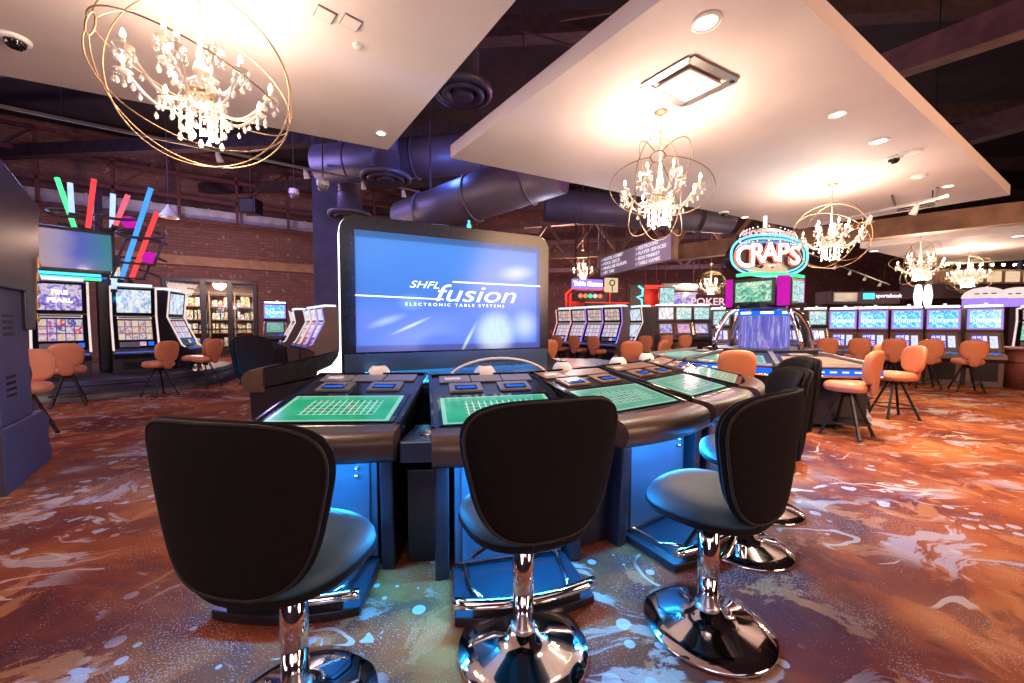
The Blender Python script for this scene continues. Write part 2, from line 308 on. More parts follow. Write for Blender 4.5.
        c = t.mix(t.m('MULTIPLY', t.m('GREATER_THAN', ed, 0.465), 0.6), c, (0.4, 0.8, 0.65))
        dots = t.n('ShaderNodeTexVoronoi'); t.put(dots.inputs['Vector'], t.comb(t.m('MULTIPLY', s[0], 16), t.m('MULTIPLY', s[1], 9)))
        top = t.m('MULTIPLY', t.m('GREATER_THAN', s[1], 0.84), t.m('LESS_THAN', dots.outputs['Distance'], 0.3))
        c = t.mix(t.m('MULTIPLY', top, 0.6), c, (0.6, 0.9, 0.75))
        return t.emit_gloss(c, k, 0.12)
    m['felt'] = felt('screen_felt_green', (0.012, 0.36, 0.16), (0.03, 0.46, 0.24), 0.95)
    m['felt_pale'] = felt('screen_felt_pale', (0.12, 0.40, 0.27), (0.18, 0.46, 0.33), 0.85)
    # big display artwork
    t = NT('screen_blue_swoosh'); s = t.sep(t.n('ShaderNodeTexCoord').outputs['UV'])
    g = t.ramp(s[1], [(0.0, (0.10, 0.11, 0.42)), (0.30, (0.12, 0.12, 0.50)), (0.5, (0.035, 0.085, 0.32)), (0.75, (0.035, 0.13, 0.38)), (1.0, (0.045, 0.15, 0.40))])
    def spot(cu, cv, ru, rv, ang, inner=0.0):
        du = t.m('MULTIPLY', t.m('SUBTRACT', s[0], cu), 1.74); dv = t.m('SUBTRACT', s[1], cv)
        ca, sa = math.cos(ang), math.sin(ang)
        a = t.m('DIVIDE', t.m('ADD', t.m('MULTIPLY', du, ca), t.m('MULTIPLY', dv, sa)), ru)
        b = t.m('DIVIDE', t.m('SUBTRACT', t.m('MULTIPLY', dv, ca), t.m('MULTIPLY', du, sa)), rv)
        r = t.m('SQRT', t.m('ADD', t.m('MULTIPLY', a, a), t.m('MULTIPLY', b, b)))
        nd = t.n('ShaderNodeMapRange', interpolation_type='SMOOTHSTEP'); t.put(nd.inputs[0], r); nd.inputs[1].default_value = 1.0; nd.inputs[2].default_value = inner
        return nd.outputs[0]
    c = g
    c = t.mix(t.m('MULTIPLY', spot(0.26, 0.42, 0.16, 0.10, 0), 0.45), c, (0.35, 0.65, 0.85))
    c = t.mix(t.m('MULTIPLY', spot(0.85, 0.73, 0.26, 0.10, 0.15), 0.75), c, (0.72, 0.74, 1.0))
    c = t.mix(t.m('MULTIPLY', spot(0.30, 0.12, 0.55, 0.22, 0.25), 0.55), c, (0.36, 0.34, 0.85))
    c = t.mix(t.m('MULTIPLY', spot(0.72, 0.15, 0.26, 0.25, 0.2, 0.35), 0.9), c, (0.80, 0.88, 1.0))
    c = t.mix(t.m('MULTIPLY', spot(0.90, 0.22, 0.20, 0.20, 0.6), 0.7), c, (0.9, 0.92, 1.0))
    c = t.mix(t.m('MULTIPLY', spot(0.42, 0.02, 0.28, 0.17, -0.1, 0.5), 0.85), c, (0.10, 0.10, 0.42))
    c = t.mix(t.m('MULTIPLY', spot(0.26, 0.22, 0.24, 0.022, 0.42), 0.95), c, (0.85, 0.88, 1.0))
    c = t.mix(t.m('MULTIPLY', spot(0.14, 0.26, 0.22, 0.05, 0.32), 0.6), c, (0.7, 0.72, 1.0))
    c = t.mix(t.m('MULTIPLY', spot(0.56, 0.10, 0.025, 0.22, -0.5), 0.8), c, (0.95, 0.97, 1.0))
    sc = t.noise(t.co('UV', (30, 2, 1), (0, 0, 0.5)), 3, 3)
    c = t.mix(t.m('MULTIPLY', t.m('MULTIPLY', t.step(sc, 0.5, 0.6), spot(0.75, 0.2, 0.4, 0.3, 0)), 0.25), c, (0.3, 0.35, 0.6))
    m['swoosh'] = t.emit_gloss(c, 0.85, 0.15)
    # water dome of the dice game
    t = NT('dome_water'); v = t.co('Object', (9, 9, 1.2)); b = t.noise(v, 2.0, 4, 0.6, 0.6)
    c = t.ramp(b, [(0.3, (0.16, 0.14, 0.62)), (0.5, (0.30, 0.26, 0.85)), (0.62, (0.65, 0.62, 1.0)), (0.75, (0.92, 0.95, 1.0))]); m['water'] = t.emit_gloss(c, 0.75, 0.1)
    m['backlit'] = glow('backlit_cream', (1.0, 0.72, 0.45), 0.7)
    t = NT('shop_goods'); c = t.ramp(t.noise(t.co('Object', (5, 5, 5)), 1.2, 2), [(0.30, (0.05, 0.25, 0.35)), (0.40, (0.75, 0.7, 0.55)), (0.48, (0.55, 0.06, 0.04)), (0.54, (0.1, 0.35, 0.15)), (0.60, (0.8, 0.45, 0.1)), (0.68, (0.75, 0.75, 0.8))], 'CONSTANT'); m['goods'] = t.principled(c, 0.35)
build_materials()
# ---------------------------------------------------------------- mesh helpers
class MB:
    def __init__(s): s.v = []; s.f = []; s.sm = []; s.uv = []; s.mi = []; s.M = None
    def add(s, vs, fs, smooth=False, uvs=None, mi=0):
        o = len(s.v)
        for p in vs:
            p = Vector(p); s.v.append(tuple(s.M @ p) if s.M else tuple(p))
        for i, f in enumerate(fs):
            s.f.append([o+k for k in f]); s.sm.append(smooth); s.mi.append(mi); s.uv.append(uvs[i] if uvs else None)
        return s
    def box(s, c, d, rot=None, bev=0.0, mi=0, seg=2):
        bm = bmesh.new(); bmesh.ops.create_cube(bm, size=1.0)
        for v in bm.verts: v.co = Vector((v.co.x*d[0], v.co.y*d[1], v.co.z*d[2]))
        if bev: bmesh.ops.bevel(bm, geom=bm.edges[:], offset=min(bev, min(d)*0.45), segments=seg, affect='EDGES', profile=0.5)
        R = rot.to_matrix() if hasattr(rot, 'to_matrix') else (rot if rot is not None else Matrix.Identity(3))
        bm.verts.index_update()
        s.add([R @ v.co + Vector(c) for v in bm.verts], [[v.index for v in f.verts] for f in bm.faces], False, None, mi); bm.free(); return s
    def rbox(s, c, d, rz=0, bev=0.0, mi=0): return s.box(c, d, Matrix.Rotation(rz, 3, 'Z'), bev, mi)
    def bar(s, a, b, w, h=None, bev=0.0, mi=0):         # square bar between two points
        a, b = Vector(a), Vector(b); d = b-a
        q = d.to_track_quat('Y', 'Z').to_matrix()
        return s.box((a+b)/2, (w, d.length, h or w), q, bev, mi)
    def prism(s, poly, x0, x1, axis='x', bev=0.0, mi=0):
        # polygon in (y,z) swept along x, or in (x,y) swept along z
        bm = bmesh.new(); pt = (lambda a, b, t: (t, a, b)) if axis == 'x' else ((lambda a, b, t: (a, b, t)) if axis == 'z' else (lambda a, b, t: (a, t, b)))
        A = [bm.verts.new(pt(a, b, x0)) for a, b in poly]; B = [bm.verts.new(pt(a, b, x1)) for a, b in poly]
        bm.faces.new(A); bm.faces.new(B[::-1]); n = len(poly)
        for i in range(n): bm.faces.new((A[i], B[i], B[(i+1) % n], A[(i+1) % n]))
        bmesh.ops.recalc_face_normals(bm, faces=bm.faces[:])
        if bev: bmesh.ops.bevel(bm, geom=bm.edges[:], offset=bev, segments=2, affect='EDGES', profile=0.5)
        bm.verts.index_update()
        s.add([v.co.copy() for v in bm.verts], [[v.index for v in f.verts] for f in bm.faces], False, None, mi); bm.free(); return s
    def tube(s, path, r, seg=8, closed=False, mi=0, cap=True, flat=1.0):
        pts = [Vector(p) for p in path]; n = len(pts); rs = r if isinstance(r, (list, tuple)) else [r]*n
        vs = []; up = None
        for i, p in enumerate(pts):
            if closed: t = pts[(i+1) % n]-pts[i-1]
            else: t = pts[min(i+1, n-1)]-pts[max(i-1, 0)]
            t.normalize()
            if up is None:
                up = Vector((0, 0, 1)) if abs(t.z) < 0.9 else Vector((1, 0, 0))
            up = (up-t*up.dot(t)).normalized(); sd = t.cross(up)
            for k in range(seg):
                a = 2*PI*k/seg; vs.append(p+(up*math.cos(a)*flat+sd*math.sin(a))*rs[i])
        fs = []
        for i in range(n if closed else n-1):
            j = (i+1) % n
            for k in range(seg):
                k2 = (k+1) % seg; fs.append((i*seg+k, i*seg+k2, j*seg+k2, j*seg+k))
        s.add(vs, fs, True, None, mi)
        if not closed and cap:
            o = len(s.v)-len(vs); s.f.append([o+k for k in range(seg)][::-1]); s.f.append([o+(n-1)*seg+k for k in range(seg)])
            s.sm += [False, False]; s.mi += [mi, mi]; s.uv += [None, None]
        return s
    def lathe(s, prof, c=(0, 0, 0), seg=24, R=None, mi=0, smooth=True):
        vs = []; n = len(prof)
        for r, z in prof:
            for k in range(seg):
                a = 2*PI*k/seg; p = Vector((max(r, 1e-5)*math.cos(a), max(r, 1e-5)*math.sin(a), z))
                if R: p = R @ p
                vs.append(p+Vector(c))
        fs = [(i*seg+k, i*seg+(k+1) % seg, (i+1)*seg+(k+1) % seg, (i+1)*seg+k) for i in range(n-1) for k in range(seg)]
        s.add(vs, fs, smooth, None, mi); return s
    def ring(s, c, R, r, ax, seg=48, ts=6, mi=0, flat=1.0):        # circle about an axis
        ax = Vector(ax).normalized(); a = ax.orthogonal().normalized(); b = ax.cross(a)
        return s.tube([Vector(c)+R*(a*math.cos(2*PI*i/seg)+b*math.sin(2*PI*i/seg)) for i in range(seg)], r, ts, True, mi, flat=flat)
    def pillow(s, outline, thick, bend, nr=7, back=1.0, mi=0, place=None, edge=4.0):
        # a stuffed pad: outline(theta)->(x,z), bend(x,z)->y offset, pad swells along y
        seg = len(outline); vs = []; fs = []
        def shell(sign):
            o = len(vs)
            for i in range(nr+1):
                q = 1-(1-i/nr)**2 if i < nr else 1.0
                for (x, z) in outline:
                    X, Z = x*q, z*q; t = thick*(max(0, 1-q**edge))**0.5*(1.0 if sign < 0 else back)
                    vs.append(Vector((X, bend(X, Z)+sign*t, Z)))
            return o
        a = shell(-1); b = shell(1)
        for o, fl in ((a, False), (b, True)):
            for i in range(1, nr+1):
                for k in range(seg):
                    k2 = (k+1) % seg
                    f = (o+(i-1)*seg+k, o+(i-1)*seg+k2, o+i*seg+k2, o+i*seg+k) if i > 1 else (o, o+seg+k2, o+seg+k)
                    fs.append(f[::-1] if fl else f)
        if place: vs = [place @ v for v in vs]
        s.add(vs, fs, True, None, mi); return s
    def screen(s, a, b, c, d, t=0.006, mi=0):     # thin slab with uv on its face; corners bottom-left, bottom-right, top-right, top-left
        a, b, c, d = map(Vector, (a, b, c, d)); n = (b-a).cross(d-a).normalized()*t
        vs = [a+n, b+n, c+n, d+n, a, b, c, d]
        z = ((0, 0),)*4
        s.add(vs, [(0, 1, 2, 3), (7, 6, 5, 4), (0, 4, 5, 1), (1, 5, 6, 2), (2, 6, 7, 3), (3, 7, 4, 0)], False, [((0, 0), (1, 0), (1, 1), (0, 1)), z, z, z, z, z], mi)
        return s
    def build(s, name, mat, parent=None, loc=None, rz=None, kind=None, label=None, group=None, cat=None):
        me = bpy.data.meshes.new(name); me.from_pydata(s.v, [], s.f)
        mats = mat if isinstance(mat, (list, tuple)) else [mat]
        for k in mats: me.materials.append(MAT[k])
        me.polygons.foreach_set('use_smooth', s.sm); me.polygons.foreach_set('material_index', s.mi)
        if any(s.uv):
            ul = me.uv_layers.new(name='UVMap')
            for p in me.polygons:
                u = s.uv[p.index]
                if u:
                    for k, li in enumerate(p.loop_indices): ul.data[li].uv = u[k]
        me.update()
        o = bpy.data.objects.new(name, me); col.objects.link(o)
        if parent: o.parent = parent
        if loc is not None: o.location = loc
        if rz is not None: o.rotation_euler = (0, 0, rz)
        tag(o, label, cat, group, kind)
        return o
def tag(o, label=None, cat=None, group=None, kind=None):
    if label: o['label'] = label
    if cat: o['category'] = cat
    if group: o['group'] = group
    if kind: o['kind'] = kind
    return o
def empty(name, loc, rz=0.0, label=None, cat=None, group=None, kind=None):
    o = bpy.data.objects.new(name, None); col.objects.link(o); o.location = loc; o.rotation_euler = (0, 0, rz); o.empty_display_size = 0.1
    return tag(o, label, cat, group, kind)
def copy_tree(o, parent=None):
    c = o.copy(); col.objects.link(c)
    if parent: c.parent = parent
    for ch in list(o.children): copy_tree(ch, c)
    return c
def yaw(nx, ny): return math.atan2(nx, -ny)          # turn that points a thing's front (-Y) along (nx, ny)
def text(body, name, mat, parent, loc, size, rot=(PI/2, 0, 0), shear=0.0, align='CENTER', ext=0.004, space=1.0, sx=1.0, bold=0.0, label=None):
    c = bpy.data.curves.new(name, 'FONT'); c.body = body; c.size = size; c.extrude = ext; c.shear = shear; c.align_x = align; c.align_y = 'CENTER'
    c.space_character = space; c.offset = bold; c.materials.append(MAT[mat]); c.resolution_u = 4
    t = bpy.data.objects.new('lettering_curve', c); col.objects.link(t); bpy.context.view_layer.update()
    me = bpy.data.meshes.new_from_object(t.evaluated_get(bpy.context.evaluated_depsgraph_get())); bpy.data.objects.remove(t)
    me.materials.clear(); me.materials.append(MAT[mat])
    o = bpy.data.objects.new(name, me); col.objects.link(o); o.parent = parent; o.location = loc; o.rotation_euler = rot; o.scale = (sx, 1, 1)
    return tag(o, label)
def superellipse(a, b, n=2.6, taper=0.0, seg=40, top=None):
    pts = []
    for k in range(seg):
        t = 2*PI*k/seg; c, s = math.cos(t), math.sin(t)
        x = a*math.copysign(abs(c)**(2/n), c); z = b*math.copysign(abs(s)**(2/n), s)
        x *= 1+taper*z/b
        pts.append((x, z))
    return pts
# ---------------------------------------------------------------- the setting
MB().box((4, 9, -0.05), (60, 44, 0.1)).build('floor', 'carpet', kind='structure')
MB().box((4, 9, 9.1), (60, 44, 0.2)).build('ceiling', 'roof', kind='structure')
ZP = 3.47
def cloud(name, corners, z=ZP, th=0.16, place='', mat='panel'):
    xy = [(c.x, c.y) for c in corners]
    return MB().prism(xy, z, z+th, 'z').build(name, mat, kind='structure')
c1 = G(388, 150, ZP); a1 = c1+(G(0, 75, ZP)-c1)*1.9; b1 = c1+(G(516, 0, ZP)-c1)*3.6; d1 = a1+b1-c1
cloud('ceiling_panel', [c1, a1, d1, b1])
L2, F2, R2, N2 = G(450.5, 158, ZP), G(799, 229, ZP), G(1010, 195, ZP), G(738, -58, ZP)
cloud('ceiling_panel', [L2, F2, R2, N2])
L3, F3 = G(860, 248, ZP), G(937, 266, ZP)
e3 = (G(1024, 231, ZP)-L3)*2.0
cloud('ceiling_panel', [L3, F3, F3+e3, L3+e3])
# left brick wall with the shop front in it: runs from lower left to upper right of the plan
WD = Vector((0.84, 0.54, 0)).normalized(); W0 = Vector((-14.5, 17.0, 0)); WA = math.atan2(WD.y, WD.x)
def wallx(px):           # distance along the wall at which a pixel column meets it
    k = (px-512)/FPX; return (k*W0.y-W0.x)/(WD.x-k*WD.y)
s0, s1 = wallx(166), wallx(256)
w = MB(); H = 9.0
w.box(((-14+s0)/2, 0.15, H/2), (s0+14, 0.3, H)); w.box(((s1+13)/2, 0.15, H/2), (13-s1, 0.3, H)); w.box(((s0+s1)/2, 0.15, (H+3.4)/2), (s1-s0, 0.3, H-3.4))
w.build('wall_left', 'brick', loc=W0, rz=WA, kind='structure')
MB().box((-0.5, -0.12, 4.15), (27, 0.24, 0.42), bev=0.02).build('trim_1', 'ledge', loc=W0, rz=WA, kind='structure')
f = MB(); sw = s1-s0
for x in (s0, s0+sw*0.40, s0+sw*0.70, s1): f.box((x, -0.02, 1.7), (0.20 if s0 < x < s1 else 0.16, 0.16, 3.4), bev=0.01)
for z, h in ((3.33, 0.16), (0.12, 0.24), (1.15, 0.06)): f.box(((s0+s1)/2, -0.02, z), (sw, 0.12, h), bev=0.01)
fo = f.build('window_1', 'black', loc=W0, rz=WA, kind='structure')
for x, xx in ((s0, s0+sw*0.40), (s0+sw*0.40, s0+sw*0.70), (s0+sw*0.70, s1)):
    MB().box(((x+xx)/2, 0.03, 1.75), (xx-x-0.1, 0.012, 3.1)).build('pane', 'glass', parent=fo)
# shop behind the glass
si = MB(); si.box(((s0+s1)/2, 2.4, 1.8), (sw+2, 0.1, 3.8)); si.box(((s0+s1)/2, 1.3, 3.55), (sw+2, 2.2, 0.1))
for x in (s0-1, s1+1): si.box((x, 1.3, 1.8), (0.1, 2.2, 3.6))
si.build('wall_shop', 'wood', loc=W0, rz=WA, kind='structure')
def onwall(x, y, z): return W0+WD*x+Vector((-WD.y, WD.x, 0))*y+Vector((0, 0, z))
lamp('AREA', onwall((s0+s1)/2, 0.75, 3.46), 260, (1.0, 0.88, 0.76), 3.4, rot=(0, 0, WA), size_y=0.3, name='shop_light')
pl = ['left', 'middle', 'right']
for i in range(3):
    x = s0+sw*(0.2, 0.55, 0.85)[i]
    e = empty('display_shelf', onwall(x, 1.9, 0), WA, 'shop shelf stocked with goods behind the %s pane of the shop window' % pl[i], 'shelf', 'shelves in the shop window')
    b = MB(); ww = sw*(0.34, 0.26, 0.24)[i]
    for z in (0.3, 0.95, 1.6, 2.25, 2.9): b.box((0, 0, z), (ww, 0.4, 0.04))
    for k in (-1, 1): b.box((k*ww/2, 0, 1.5), (0.05, 0.4, 3.0))
    b.build('rack', 'wood', parent=e)
    b = MB(); rr = random.Random(i)
    for z in (0.32, 0.97, 1.62, 2.27):
        x = -ww/2+0.1
        while x < ww/2-0.1:
            h = rr.uniform(0.25, 0.5); d = rr.uniform(0.08, 0.2)
            b.screen((x, -0.12, z), (x+d, -0.12, z), (x+d, -0.12, z+h), (x, -0.12, z+h), -0.12); x += d+rr.uniform(0.02, 0.08)
    b.build('goods', 'goods', parent=e, kind='stuff')
# other walls
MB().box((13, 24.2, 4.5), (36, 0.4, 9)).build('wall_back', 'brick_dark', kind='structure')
MB().box((31.5, 8, 4.5), (0.4, 32, 9)).build('wall_right', 'wall_dark', kind='structure')
MB().box((-25.6, 3, 4.5), (0.4, 24, 9)).build('wall_side', 'wall_dark', kind='structure')
MB().box((3, -9, 4.5), (57, 0.4, 9)).build('wall_front', 'wall_dark', kind='structure')
pc = P(332, 240, 13.0)
MB().box((pc.x, pc.y, 4.5), (0.85, 0.85, 9), bev=0.03).build('pillar_1', 'pillar', kind='structure')
# long timber beam right of the dice game and big dark beams above
def beam(a, b, w, h, mat, name='beam'):
    m = MB(); m.bar(a, b, w, h); return m.build(name, mat, kind='structure')
beam(P(600, 262, 12.6), P(1100, 204, 7.6), 0.35, 0.42, 'wood')
beam(P(820, 92, 7.0), P(1060, 5, 4.2), 0.30, 0.34, 'wood')
beam(P(880, 160, 9.5), P(1100, 95, 6.5), 0.3, 0.4, 'steel')
for i in range(4):
    y = 7+i*4.2
    beam((-24, y+3, 7.2+0.1*i), (30, y-1.5, 7.2+0.1*i), 0.3, 0.4, 'steel', 'beam')
# steel gallery frames along the brick wall
tr = MB()
for z in (5.6, 6.5, 7.4, 8.2): tr.bar((-13.5, -1.6, z), (12, -1.6, z), 0.10, 0.14)
for k in range(14):
    x = -13+k*1.9; tr.bar((x, -1.6, 5.6), (x, -1.6, 8.2), 0.10)
    if k % 2 == 0: tr.bar((x, -1.6, 6.5), (x+1.9, -1.6, 8.2), 0.07)
tr.build('beam_gallery', 'steel_red', loc=W0, rz=WA, kind='structure')
# timber trusses in the middle distance
def truss(a, b, h, mat, n=5):
    m = MB(); a, b = Vector(a), Vector(b); up = Vector((0, 0, h))
    m.bar(a, b, 0.2, 0.22); m.bar(a+up, b+up, 0.2, 0.22)
    for k in range(n):
        p = a.lerp(b, k/n); q = a.lerp(b, (k+1)/n); mid = (p+q)/2
        m.bar(p, mid+up, 0.13); m.bar(mid+up, q, 0.13)
    return m.build('beam_truss', mat, kind='structure')
truss((0.5, 16, 4.1), (9.5, 13.5, 4.1), 1.3, 'wood')
truss((-9.0, 19.2, 4.5), (1.5, 19.5, 4.5), 1.5, 'steel')
truss((1.0, 21.5, 4.3), (14, 19, 4.3), 1.5, 'steel')
# ---------------------------------------------------------------- ceiling services
def duct(a, b, r, label, mat='duct', bands=3):
    e = empty('air_duct', a, 0, label, 'duct', None); a, b = Vector(a), Vector(b)
    m = MB(); m.tube([Vector(), (b-a)/2, b-a], r, 28); m.build('duct_pipe', mat, parent=e)
    for k in (0.2, 0.8):
        c = (b-a)*k; MB().bar(c, (c.x, c.y, 8.98-a.z), 0.03).build('duct_hanger', 'steel', parent=e)
    for k in range(bands): MB().ring((b-a)*((k+0.5)/bands), r+0.012, 0.02, b-a, 32, 6).build('duct_band', mat, parent=e)
duct(P(405, 222, 8.2), P(560, 168, 6.6), 0.42, 'round air duct lit blue and pink hanging above the big display')
duct(P(320, 165, 9.0), P(520, 150, 8.4), 0.42, 'wide round air duct behind the tip of the left ceiling panel')
duct(P(545, 205, 10.4), P(730, 218, 10.4), 0.42, 'round air duct behind the orb chandelier over the middle aisle')
e = empty('air_duct', W0+Vector((0, 0, 6.0)), WA, 'long grey rectangular air duct along the brick wall on the left', 'duct')
m = MB(); m.box((0.5, -1.0, 0), (14, 0.5, 0.45), bev=0.02); m.build('duct_box', 'duct_grey', parent=e)
for k in (-5, 0, 6): MB().bar((k, -1.0, 0), (k, -1.0, 2.98), 0.03).build('duct_hanger', 'steel', parent=e)
for k in range(8): MB().box((-6+k*1.8, -1.0, 0), (0.06, 0.56, 0.5)).build('duct_flange', 'duct_grey', parent=e)
def diffuser(c, r, label):
    e = empty('air_diffuser', c, 0, label, 'air diffuser', 'round ceiling air diffusers')
    MB().lathe([(r*0.55, 0.5), (r*0.55, 0.12), (r, 0.06), (r*1.0, 0.0), (r*0.86, -0.03), (r*0.80, 0.03)], seg=40).build('outer_cone', 'duct', parent=e)
    MB().lathe([(r*0.74, 0.02), (r*0.74, -0.02), (r*0.62, -0.05), (r*0.44, 0.02), (r*0.42, 0.05)], seg=36).build('middle_cone', 'duct', parent=e)
    MB().lathe([(r*0.36, 0.04), (r*0.36, -0.03), (r*0.28, -0.05), (r*0.0, -0.02)], seg=32).build('centre_disc', 'duct', parent=e)
    MB().tube([(0, 0, 0.45), (0, 0, 2.2)], r*0.5, 20).build('neck', 'duct', parent=e)
diffuser(P(463, 94, 4.9), 0.36, 'large round blue-grey air diffuser between the two pale ceiling panels')
diffuser(P(386, 179, 8.0), 0.50, 'round air diffuser below the corner of the left ceiling panel')
diffuser(P(350, 216, 9.5), 0.50, 'round air diffuser just above the top left corner of the big display')
# track rails with lamp heads left
def track(a, b, ts, label, heads='dark'):
    a, b = Vector(a), Vector(b); e = empty('track_light', a, 0, label, 'track light'); d = b-a
    MB().bar((0, 0, 0), d, 0.04).build('rail', 'brushed', parent=e)
    m = MB()
    for k in (0.1, 0.9): m.bar(d*k, Vector((d.x*k, d.y*k, 8.98-a.z)), 0.012)
    m.build('hanger', 'blackmetal', parent=e)
    for t in ts:
        p = d*t; R = Matrix.Rotation(0.5, 3, 'X')
        h = MB().lathe([(0.0, 0.0), (0.03, 0.0), (0.05, -0.12), (0.052, -0.16), (0.045, -0.16)], p+Vector((0, 0, -0.03)), 14, R).build('lamp_head', 'white_plastic', parent=e)
        MB().lathe([(0.0, -0.15), (0.044, -0.15)], p+Vector((0, 0, -0.03)), 14, R).build('lens', 'lamp_white', parent=h)
track(P(-10, 104, 5.2), P(420, 192, 9.4), (0.38, 0.60, 0.78, 0.93), 'long track light rail with small lamp heads under the left ceiling panel')
track(P(822, 224, 7.7), P(948, 196, 6.1), (0.45, 0.8), 'short track light rail under the far edge of the middle ceiling panel')
track(P(830, 262, 15), P(890, 285, 15), (0.1, 0.35, 0.6, 0.85), 'dim track light rail high above the sports bar counter')
def downlight(px, py, label, r=0.055, power=0, z=ZP, colr=(1, 0.72, 0.5), ang=1.5):
    p = G(px, py, z); e = empty('recessed_downlight', p, 0, label, 'ceiling light', 'recessed downlights in the ceiling panels')
    MB().lathe([(r*1.35, 0.004), (r*1.35, -0.008), (r, -0.012), (r*0.95, 0.0)], seg=24).build('trim_ring', 'white_plastic', parent=e)
    MB().lathe([(r*0.95, -0.004), (0, -0.004)], seg=24).build('lens', 'lamp_white', parent=e)
    if power: lamp('SPOT', (0, 0, -0.03), power, colr, 0.05, rot=(0, 0, 0), spot=ang, parent=e, name='downlight_lamp')
downlight(381, 133, 'small recessed downlight near the tip of the left ceiling panel', 0.045, 60)
downlight(706, 22, 'largest recessed downlight above the diamond shaped vent', 0.075, 120, colr=(1, 0.7, 0.55))
downlight(838, 114, 'recessed downlight right of the middle of the ceiling panel', 0.06, 420)
downlight(879, 141, 'bright recessed downlight beside the dome camera on the ceiling panel', 0.07, 500)
downlight(948, 186, 'recessed downlight near the right corner of the middle ceiling panel', 0.06, 520)
downlight(745, 217, 'tiny recessed downlight just above the lit dice sign', 0.06, 120)
downlight(874, 251, 'recessed downlight at the tip of the far right ceiling panel', 0.09, 420)
downlight(1018, 236, 'recessed downlight at the right frame edge of the far ceiling panel', 0.09, 520)
# flush panels, vents, cameras
def slab(q, t, name, label, cat, mat='panel', group=None):
    pts = [G(x, y, ZP) for x, y in q]; c = sum(pts, Vector())/4
    e = empty(name, c, 0, label, cat, group); return e, [p-c for p in pts]
e, q = slab([(640, 85), (691, 55), (739, 79), (684, 106)], 0, 'air_vent', 'diamond shaped chrome air vent in the middle ceiling panel', 'vent')
m = MB()
for i in range(4): m.bar(q[i]*0.93, q[(i+1) % 4]*0.93, 0.07, 0.03)
m.build('vent_frame', 'brushed', parent=e)
m = MB(); m.prism([(p.x*0.66, p.y*0.66) for p in q], -0.035, -0.02, 'z'); m.build('vent_plate', 'panel', parent=e)
for (x, y, lab) in ((325, 14, 'small square access hatch on the left ceiling panel'), (351, 22, 'larger square access hatch on the left ceiling panel')):
    p = G(x, y, ZP); e = empty('access_hatch', p, 0.75, lab, 'ceiling hatch', 'access hatches')
    MB().box((0, 0, -0.006), (0.11, 0.11, 0.012), bev=0.003).build('hatch_cover', 'panel', parent=e)
    m = MB()
    for k in (-1, 1): m.box((k*0.058, 0, -0.004), (0.006, 0.12, 0.008)); m.box((0, k*0.058, -0.004), (0.12, 0.006, 0.008))
    m.build('hatch_frame', 'greyplate', parent=e)
for (x, y, r, lab) in ((357, 45, 0.035, 'small round white sensor on the left ceiling panel'), (910, 152, 0.10, 'round white ceiling speaker right of the dome camera'), (919, 176, 0.09, 'round ceiling speaker nearer the right corner of the panel')):
    p = G(x, y, ZP); e = empty('ceiling_sensor' if r < 0.05 else 'ceiling_speaker', p, 0, lab, 'ceiling fitting')
    MB().lathe([(r, 0.0), (r, -0.014), (r*0.85, -0.02), (0, -0.02)], seg=24).build('cover', 'white_plastic', parent=e)
    MB().ring((0, 0, -0.016), r*0.88, 0.003, (0, 0, 1), 24, 5).build('rim', 'greyplate', parent=e)
for (x, y, lab) in ((15, 38, 'dark dome camera on the left ceiling panel'), (894, 157, 'dark dome camera on the middle ceiling panel beside a downlight'), (724, 212, 'dome camera on the panel above the dice game sign')):
    p = G(x, y, ZP); e = empty('dome_camera', p, 0, lab, 'camera', 'ceiling dome cameras')
    MB().lathe([(0.085, 0.0), (0.085, -0.02), (0.07, -0.03), (0.06, -0.03)], seg=24).build('housing', 'white_plastic', parent=e)
    MB().lathe([(0.058, -0.028), (0.054, -0.055), (0.035, -0.078), (0, -0.088)], seg=24).build('dome', 'blackgloss', parent=e)
e = empty('linear_vent', G(915, 200, ZP), 0.75, 'slot shaped linear vent near the right corner of the middle ceiling panel', 'vent')
m = MB(); m.box((0, 0.25, -0.01), (1.3, 0.03, 0.02)); m.box((0, -0.25, -0.01), (1.3, 0.03, 0.02)); m.build('vent_frame', 'steel', parent=e)
m = MB(); m.box((0.5, 0, -0.01), (0.06, 0.42, 0.02)); m.box((0.65, 0, -0.01), (0.03, 0.5, 0.02)); m.build('vent_blade', 'steel', parent=e)
